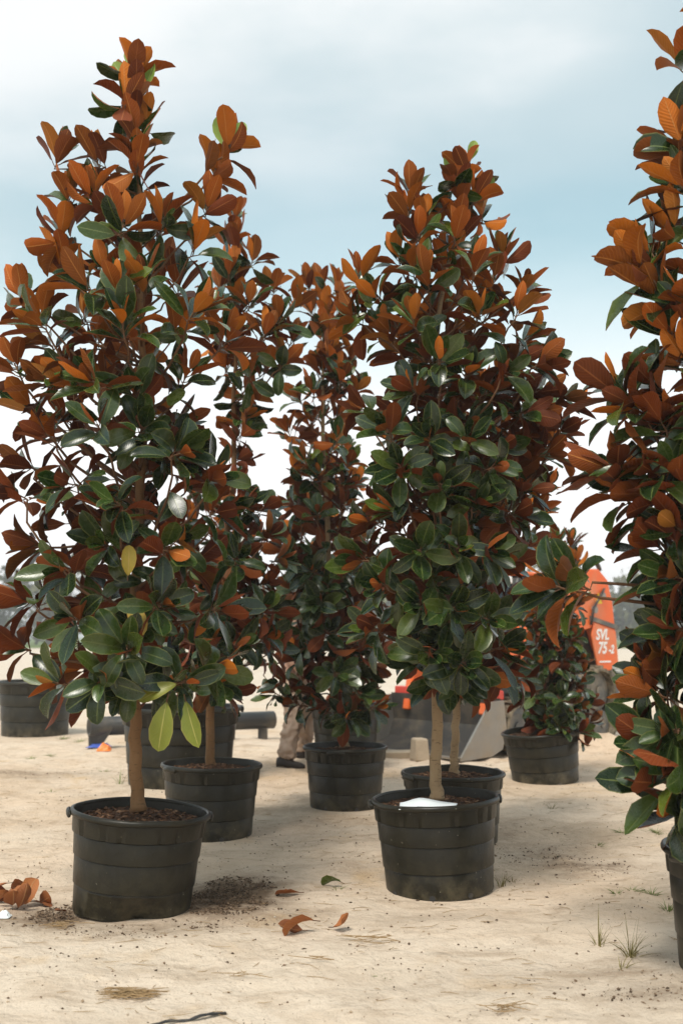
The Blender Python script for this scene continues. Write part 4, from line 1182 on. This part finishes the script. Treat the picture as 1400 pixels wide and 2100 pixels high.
# ------------------------------------------------------------------ weeds, straw, strip
def tuft(px, py, n, h, spread, seed, mat, label, group=None, stalks=0, name='weed_tuft'):
    rs = random.Random(seed); p = ground_obj(px, py); mb = MB()
    for i in range(n + stalks):
        st = i >= n
        a = rs.uniform(0, 6.283); hh = h * (rs.uniform(.35, 1.0) if not st else rs.uniform(1.3, 1.9)); sp = spread * rs.uniform(.2, 1.0) * (0.5 if st else 1)
        d = Vector((math.cos(a), math.sin(a), 0)); sd = Vector((-d.y, d.x, 0)); w = rs.uniform(.0018, .0038)
        b0 = d * rs.uniform(0, .025); vs = []
        for k in range(5):
            t = k / 4; c = b0 + d * sp * t ** 1.6 + UP * (hh * (t - 0.25 * t * t * (sp / max(h, .01)))) + Vector((0, 0, -0.008))
            ww = w * (1 - t * .9); vs += [c - sd * ww, c + sd * ww + UP * 0.0, c + d * ww * .6 - UP * ww]
        fs = []
        for k in range(4):
            q = 3 * k
            fs += [(q, q + 1, q + 4, q + 3), (q + 1, q + 2, q + 5, q + 4), (q + 2, q, q + 3, q + 5)]
        mb.add(vs, fs)
    o = mb.build(name, M[mat]); o.location = p
    tag(o, label, 'weed', group)
    return o
GW = 'low weed tufts sprouting from the sand'
tuft(1292, 1958, 26, 0.12, 0.13, 1, 'weed_olive', 'tallest spiky grass tuft with dry stalks near the cut off pot', None, 4)
tuft(1226, 1936, 12, 0.10, 0.08, 2, 'weed_olive', 'thin wispy grass tuft beside the tallest spiky tuft', None, 2)
tuft(1272, 1982, 8, 0.07, 0.08, 3, 'weed_olive', 'sparse grass blades in front of the tallest spiky tuft', None)
for i, (px, py, n, h, s) in enumerate([(1335, 1835, 34, 0.05, .10), (1295, 1825, 26, 0.04, .09), (1275, 1715, 30, 0.05, .10), (1345, 1712, 34, 0.06, .10), (1370, 1868, 22, .06, .07), (1265, 1845, 14, .04, .06), (1225, 1735, 14, .04, .08)]):
    tuft(px, py, n, h, s, 20 + i, 'weed', 'low green weed tuft on sand near the cut off pot', GW)
for i, (px, py, n, h, s) in enumerate([(1130, 1655, 12, .07, .07), (1028, 1818, 14, 0.09, .07), (1050, 1808, 8, .05, .06)]):
    tuft(px, py, n, h, s, 40 + i, 'weed_olive', 'small thin weed right of the dense magnolia', GW)
for i, (px, py, n, h, s) in enumerate([(65, 1555, 26, .06, .12), (105, 1550, 24, .05, .13), (130, 1515, 34, .09, .16), (165, 1520, 30, .09, .16), (105, 1620, 16, .05, .1), (215, 1585, 14, .06, .1)]):
    tuft(px, py, n, h, s, 60 + i, 'weed', 'low weed patch on sand below the oversized pots', GW)
tuft(246, 1608, 12, .20, .12, 80, 'weed', 'upright green weed beside the trunk of the tilted pot tree', None)
tuft(790, 1992, 10, .03, .05, 81, 'weed', 'tiny yellow green weed alone on the front sand', None)
tuft(808, 1660, 10, .05, .08, 83, 'weed', 'small green weed between the dark pots', None)
tuft(690, 1822, 10, .05, .06, 84, 'weed', 'few green blades beside the dark fallen leaf', None)
def straw(px, py, n, ln, seed, label, wide=1.0, name='straw_wisp'):
    rs = random.Random(seed); p = ground_obj(px, py); mb = MB()
    for _ in range(n):
        a = rs.gauss(0, 0.35 * wide) + (math.pi if rs.random() < .5 else 0); L = ln * rs.uniform(.4, 1.0)
        c = Vector((rs.gauss(0, ln * .3), rs.gauss(0, ln * .16), 0.008 + rs.random() * 0.014)); d = Vector((math.cos(a), math.sin(a), rs.uniform(-.02, .06)))
        k = Vector((-d.y, d.x, 0)) * rs.gauss(0, .10) * L
        mb.tube([c - d * L * .5, c + k, c + d * L * .5], [.0012, .0018, .0008], 4)
    o = mb.build(name, M['straw']); o.location = p; tag(o, label, 'straw')
straw(265, 2032, 70, 0.16, 1, 'tangled wisp of dry straw on the front sand')
straw(505, 2000, 6, 0.14, 2, 'few thin dry twigs lying on the front sand', 0.8)
straw(640, 1975, 5, 0.12, 3, 'scattered thin stems near the lone curled leaf', 0.8)
straw(120, 1905, 16, 0.12, 4, 'dry stems scattered below the heap of leaves', 1.2)
straw(1040, 2060, 18, 0.10, 5, 'dry grass stems right of the front sand strip', 1.2)
straw(760, 1930, 14, 0.16, 6, 'fine stems scattered below the dense magnolia pot', 1.0)
# short stems and pine-needle litter strewn everywhere
rs = random.Random(31); mb = MB()
for _ in range(1500):
    x, y = rs.uniform(-3.4, 3.8), 3.7 + 8.3 * rs.random() ** 1.5
    if abs(x) > y * 0.4 or any(math.hypot(x - cx, y - cy) < cr * 0.9 for cx, cy, cr in POTS_XY): continue
    if mnoise.noise(Vector((x * 1.7, y * 1.7, 4.4))) < rs.uniform(-0.35, 0.35): continue
    a = rs.gauss(0, .6); L = 0.03 + 0.11 * rs.random() ** 2; z = gh(x, y)
    d = Vector((math.cos(a), math.sin(a), 0)); c = Vector((x, y, z + 0.004)); k = Vector((-d.y, d.x, 0)) * rs.gauss(0, .12) * L
    mb.tube([c - d * L * .5, c + k, c + d * L * .5], [.0010, .0015, .0007], 3, False)
o = mb.build('stem_litter', M['straw']); tag(o, 'fine dry stems strewn over the sand', None, kind='stuff')
a_, b_ = onground(300, 2104), onground(462, 2068)
mb = MB(); pts = []
for k in range(14):
    t = k / 13; q = a_.lerp(b_, t); pts.append((q.x, q.y + 0.010 * math.sin(t * 7), gh(q.x, q.y) + 0.009 + 0.003 * math.sin(t * 11)))
mb.tube(pts, [0.006 + 0.004 * math.sin(k * 1.3) ** 2 for k in range(14)], 8, squash=0.6)
tag(mb.build('rubber_strip', M['black'], None, True), 'black rubber strip half buried in the front sand', 'strip')

# ------------------------------------------------------------------ person behind the trees (legs in view)
def skin_body(name, joints, edges, mat, parent, sub=2, disp=0.0, dsc=0.08, root=0):
    me = bpy.data.meshes.new(name); me.from_pydata([j[0] for j in joints], edges, []); me.update()
    o = link(name, me, M[mat], parent)
    sk = o.modifiers.new('skin', 'SKIN'); sk.use_smooth_shade = True
    for i, j in enumerate(joints):
        d = me.skin_vertices[0].data[i]; d.radius = (j[1], j[2] if len(j) > 2 else j[1]); d.use_root = (i == root)
    s = o.modifiers.new('sub', 'SUBSURF'); s.levels = sub; s.render_levels = sub
    if disp:
        tx = bpy.data.textures.new(name + '_folds', 'CLOUDS'); tx.noise_scale = dsc; tx.noise_depth = 2
        dm = o.modifiers.new('folds', 'DISPLACE'); dm.texture = tx; dm.strength = disp; dm.mid_level = 0.5; dm.texture_coords = 'LOCAL'
    # freeze: one plain continuous mesh
    dg = bpy.context.evaluated_depsgraph_get()
    m2 = bpy.data.meshes.new_from_object(o.evaluated_get(dg)); o.modifiers.clear(); o.data = m2
    m2.polygons.foreach_set('use_smooth', np.ones(len(m2.polygons), dtype=bool))
    if not m2.materials: m2.materials.append(M[mat])
    return o
fA, fB = ground_obj(585, 1574), ground_obj(622, 1556)
pc = (fA + fB) / 2
person = empty('person', (pc.x, pc.y, 0))
tag(person, 'person in baggy khaki trousers and dark boots walking behind the trees', 'person')
la, lb = fA - Vector((pc.x, pc.y, 0)), fB - Vector((pc.x, pc.y, 0))
hip = Vector((0.0, 0.0, 0.93)); F3 = Vector((0.93, -0.37, 0)); S3 = Vector((0.37, 0.93, 0))
hA, hB = hip - S3 * 0.09 + Vector((0, 0, -.03)), hip + S3 * 0.09 + Vector((0, 0, -.03))
kA, kB = (hA + la) / 2 + F3 * 0.05, (hB + lb) / 2 + F3 * 0.05
aA, aB = la + UP * 0.09, lb + UP * 0.09
ch = hip + UP * 0.40 + F3 * 0.03; nk = ch + UP * 0.17; hd = nk + UP * 0.13 + F3 * 0.03
sA, sB = ch - S3 * 0.19 + UP * 0.06, ch + S3 * 0.19 + UP * 0.06
eA, eB = sA - UP * 0.28 - S3 * 0.03 - F3 * 0.02, sB - UP * 0.28 + S3 * 0.03 - F3 * 0.02
wA, wB = eA - UP * 0.16 + F3 * 0.19, eB - UP * 0.18 + F3 * 0.16
J = [(hip, .13, .10), (hip + UP * .2, .12, .09), (ch, .15, .10), (nk, .055), (hd, .085, .095), (hd + UP * .10, .075, .085),
     (sA, .062), (eA, .042), (wA, .030), (sB, .062), (eB, .042), (wB, .030), (hA, .085), (kA, .058), (aA, .040), (hB, .085), (kB, .058), (aB, .040)]
E = [(0, 1), (1, 2), (2, 3), (3, 4), (4, 5), (2, 6), (6, 7), (7, 8), (2, 9), (9, 10), (10, 11), (0, 12), (12, 13), (13, 14), (0, 15), (15, 16), (16, 17)]
hands = []
for w, e, s in ((wA, eA, -1), (wB, eB, 1)):
    d = (w - e).normalized(); side = S3 * s
    palm = w + d * 0.07
    b = len(J); J.append((palm, .030, .018)); E.append((8 if s < 0 else 11, b))
    for k, (off, ln) in enumerate(((-.027, .062), (-.009, .072), (.009, .068), (.027, .052))):
        c = len(J); o1 = palm + F3.cross(UP) * off * 1.0
        J.append((o1 + d * .03, .0095)); J.append((o1 + d * (.03 + ln * .5) - UP * .008, .0085)); J.append((o1 + d * (.03 + ln) - UP * .026, .0075))
        E += [(b, c), (c, c + 1), (c + 1, c + 2)]
    c = len(J); J.append((w + d * .035 - side * .035, .011)); J.append((w + d * .075 - side * .05, .009)); E += [(8 if s < 0 else 11, c), (c, c + 1)]
skin_body('body', J, E, 'skin', person, 2)
def mid(a, b, t): return a.lerp(b, t)
TJ = [(hip + UP * .10, .150, .12), (hip - UP * .02, .165, .125), (hA, .115), (mid(hA, kA, .5), .108), (kA, .098), (mid(kA, aA, .4), .10), (mid(kA, aA, .8), .098), (aA - UP * .02 + F3 * .01, .108),
      (hB, .115), (mid(hB, kB, .5), .108), (kB, .098), (mid(kB, aB, .4), .10), (mid(kB, aB, .8), .098), (aB - UP * .02 + F3 * .01, .108)]
TE = [(0, 1), (1, 2), (2, 3), (3, 4), (4, 5), (5, 6), (6, 7), (1, 8), (8, 9), (9, 10), (10, 11), (11, 12), (12, 13)]
skin_body('trousers', TJ, TE, 'khaki', person, 3, 0.095, 0.055)
SJ = [(hip + UP * .04, .165, .13), (hip + UP * .2, .16, .125), (ch, .185, .13), (nk - UP * .07, .10), (sA, .085), (mid(sA, eA, .8), .075), (sB, .085), (mid(sB, eB, .8), .075)]
skin_body('shirt', SJ, [(0, 1), (1, 2), (2, 3), (2, 4), (4, 5), (2, 6), (6, 7)], 'shirt', person, 3, 0.03, 0.07)
for f_, nm in ((la, 'boot'), (lb, 'boot')):
    mb = MB(); vs = []; rows = []
    for t, w, h in ((-.09, .036, .085), (-.05, .042, .10), (.02, .044, .085), (.10, .050, .062), (.17, .046, .050), (.215, .026, .032)):
        c = Vector((f_.x, f_.y, f_.z)) + F3 * t
        rows.append([c + S3 * w * math.cos(a) + UP * max(0.0, h * (0.5 + 0.62 * math.sin(a)) if math.sin(a) > -.3 else 0.0) for a in np.linspace(-math.pi / 2, 1.5 * math.pi, 13)[:-1]])
    n = 12
    for r_ in rows: vs += r_
    fs = [(i * n + k, i * n + (k + 1) % n, (i + 1) * n + (k + 1) % n, (i + 1) * n + k) for i in range(len(rows) - 1) for k in range(n)]
    fs += [tuple(range(n - 1, -1, -1)), tuple((len(rows) - 1) * n + k for k in range(n))]
    mb.add(vs, fs); mb.build(nm, M['boot'], person, True, True)
mb = MB(); hc = hd + UP * 0.055
vs = [(0, 0, 0)]; vs = []; fs = []
for i in range(8):
    th_ = math.pi * 0.54 * i / 7
    for k in range(16):
        a = 2 * math.pi * k / 16; r_ = .100 * math.sin(th_) + .002
        vs.append(hc - F3 * .008 + (F3 * math.cos(a) * 1.08 + S3 * math.sin(a) * .92) * r_ + UP * .118 * math.cos(th_))
fs = [(i * 16 + k, i * 16 + (k + 1) % 16, (i + 1) * 16 + (k + 1) % 16, (i + 1) * 16 + k) for i in range(7) for k in range(16)]
mb.add(vs, fs); mb.build('hair', M['hair'], person, True, True)
mb = MB(); nose = hd + F3 * .098 + UP * .02
mb.add([nose + F3 * .022 - UP * .012, nose + S3 * .014 - UP * .018 - F3 * .02, nose - S3 * .014 - UP * .018 - F3 * .02, nose + UP * .03 - F3 * .015], [(0, 1, 3), (0, 3, 2), (0, 2, 1), (1, 2, 3)])
mb.build('nose', M['skin'], person, True, True)
for s in (-1, 1):
    mb = MB(); c = hd + F3 * .078 + S3 * s * .032 + UP * .045
    mb.tube([c, c + F3 * .012], [.011, .008], 8, squash=.7); mb.build('eye', M['black'], person, True, True)
    mb = MB(); c = hd + S3 * s * .092 + UP * .035
    mb.tube([c - UP * .028, c, c + UP * .028], [.010, .016, .012], 8); mb.build('ear', M['skin'], person, True, True)
mb = MB(); c = hd + F3 * .090 - UP * .035
mb.tube([c - S3 * .024, c + F3 * .006, c + S3 * .024], [.003, .006, .003], 6); mb.build('mouth', M['red_paint'], person, True, True)

# ------------------------------------------------------------------ haze over the yard
hm = bpy.data.materials.new('haze'); hm.use_nodes = True
hn = hm.node_tree.nodes; hn.clear()
ho = hn.new('ShaderNodeOutputMaterial'); hv = hn.new('ShaderNodeVolumePrincipled')
hv.inputs['Color'].default_value = (0.98, 0.99, 1.0, 1); hv.inputs['Density'].default_value = 0.0018
hm.node_tree.links.new(hv.outputs[0], ho.inputs['Volume'])
mb = MB(); mb.box((0, 720, 7.75), (2000, 1640, 17.5))
tag(mb.build('haze', hm), 'pale haze over the whole yard and field', None, kind='stuff')
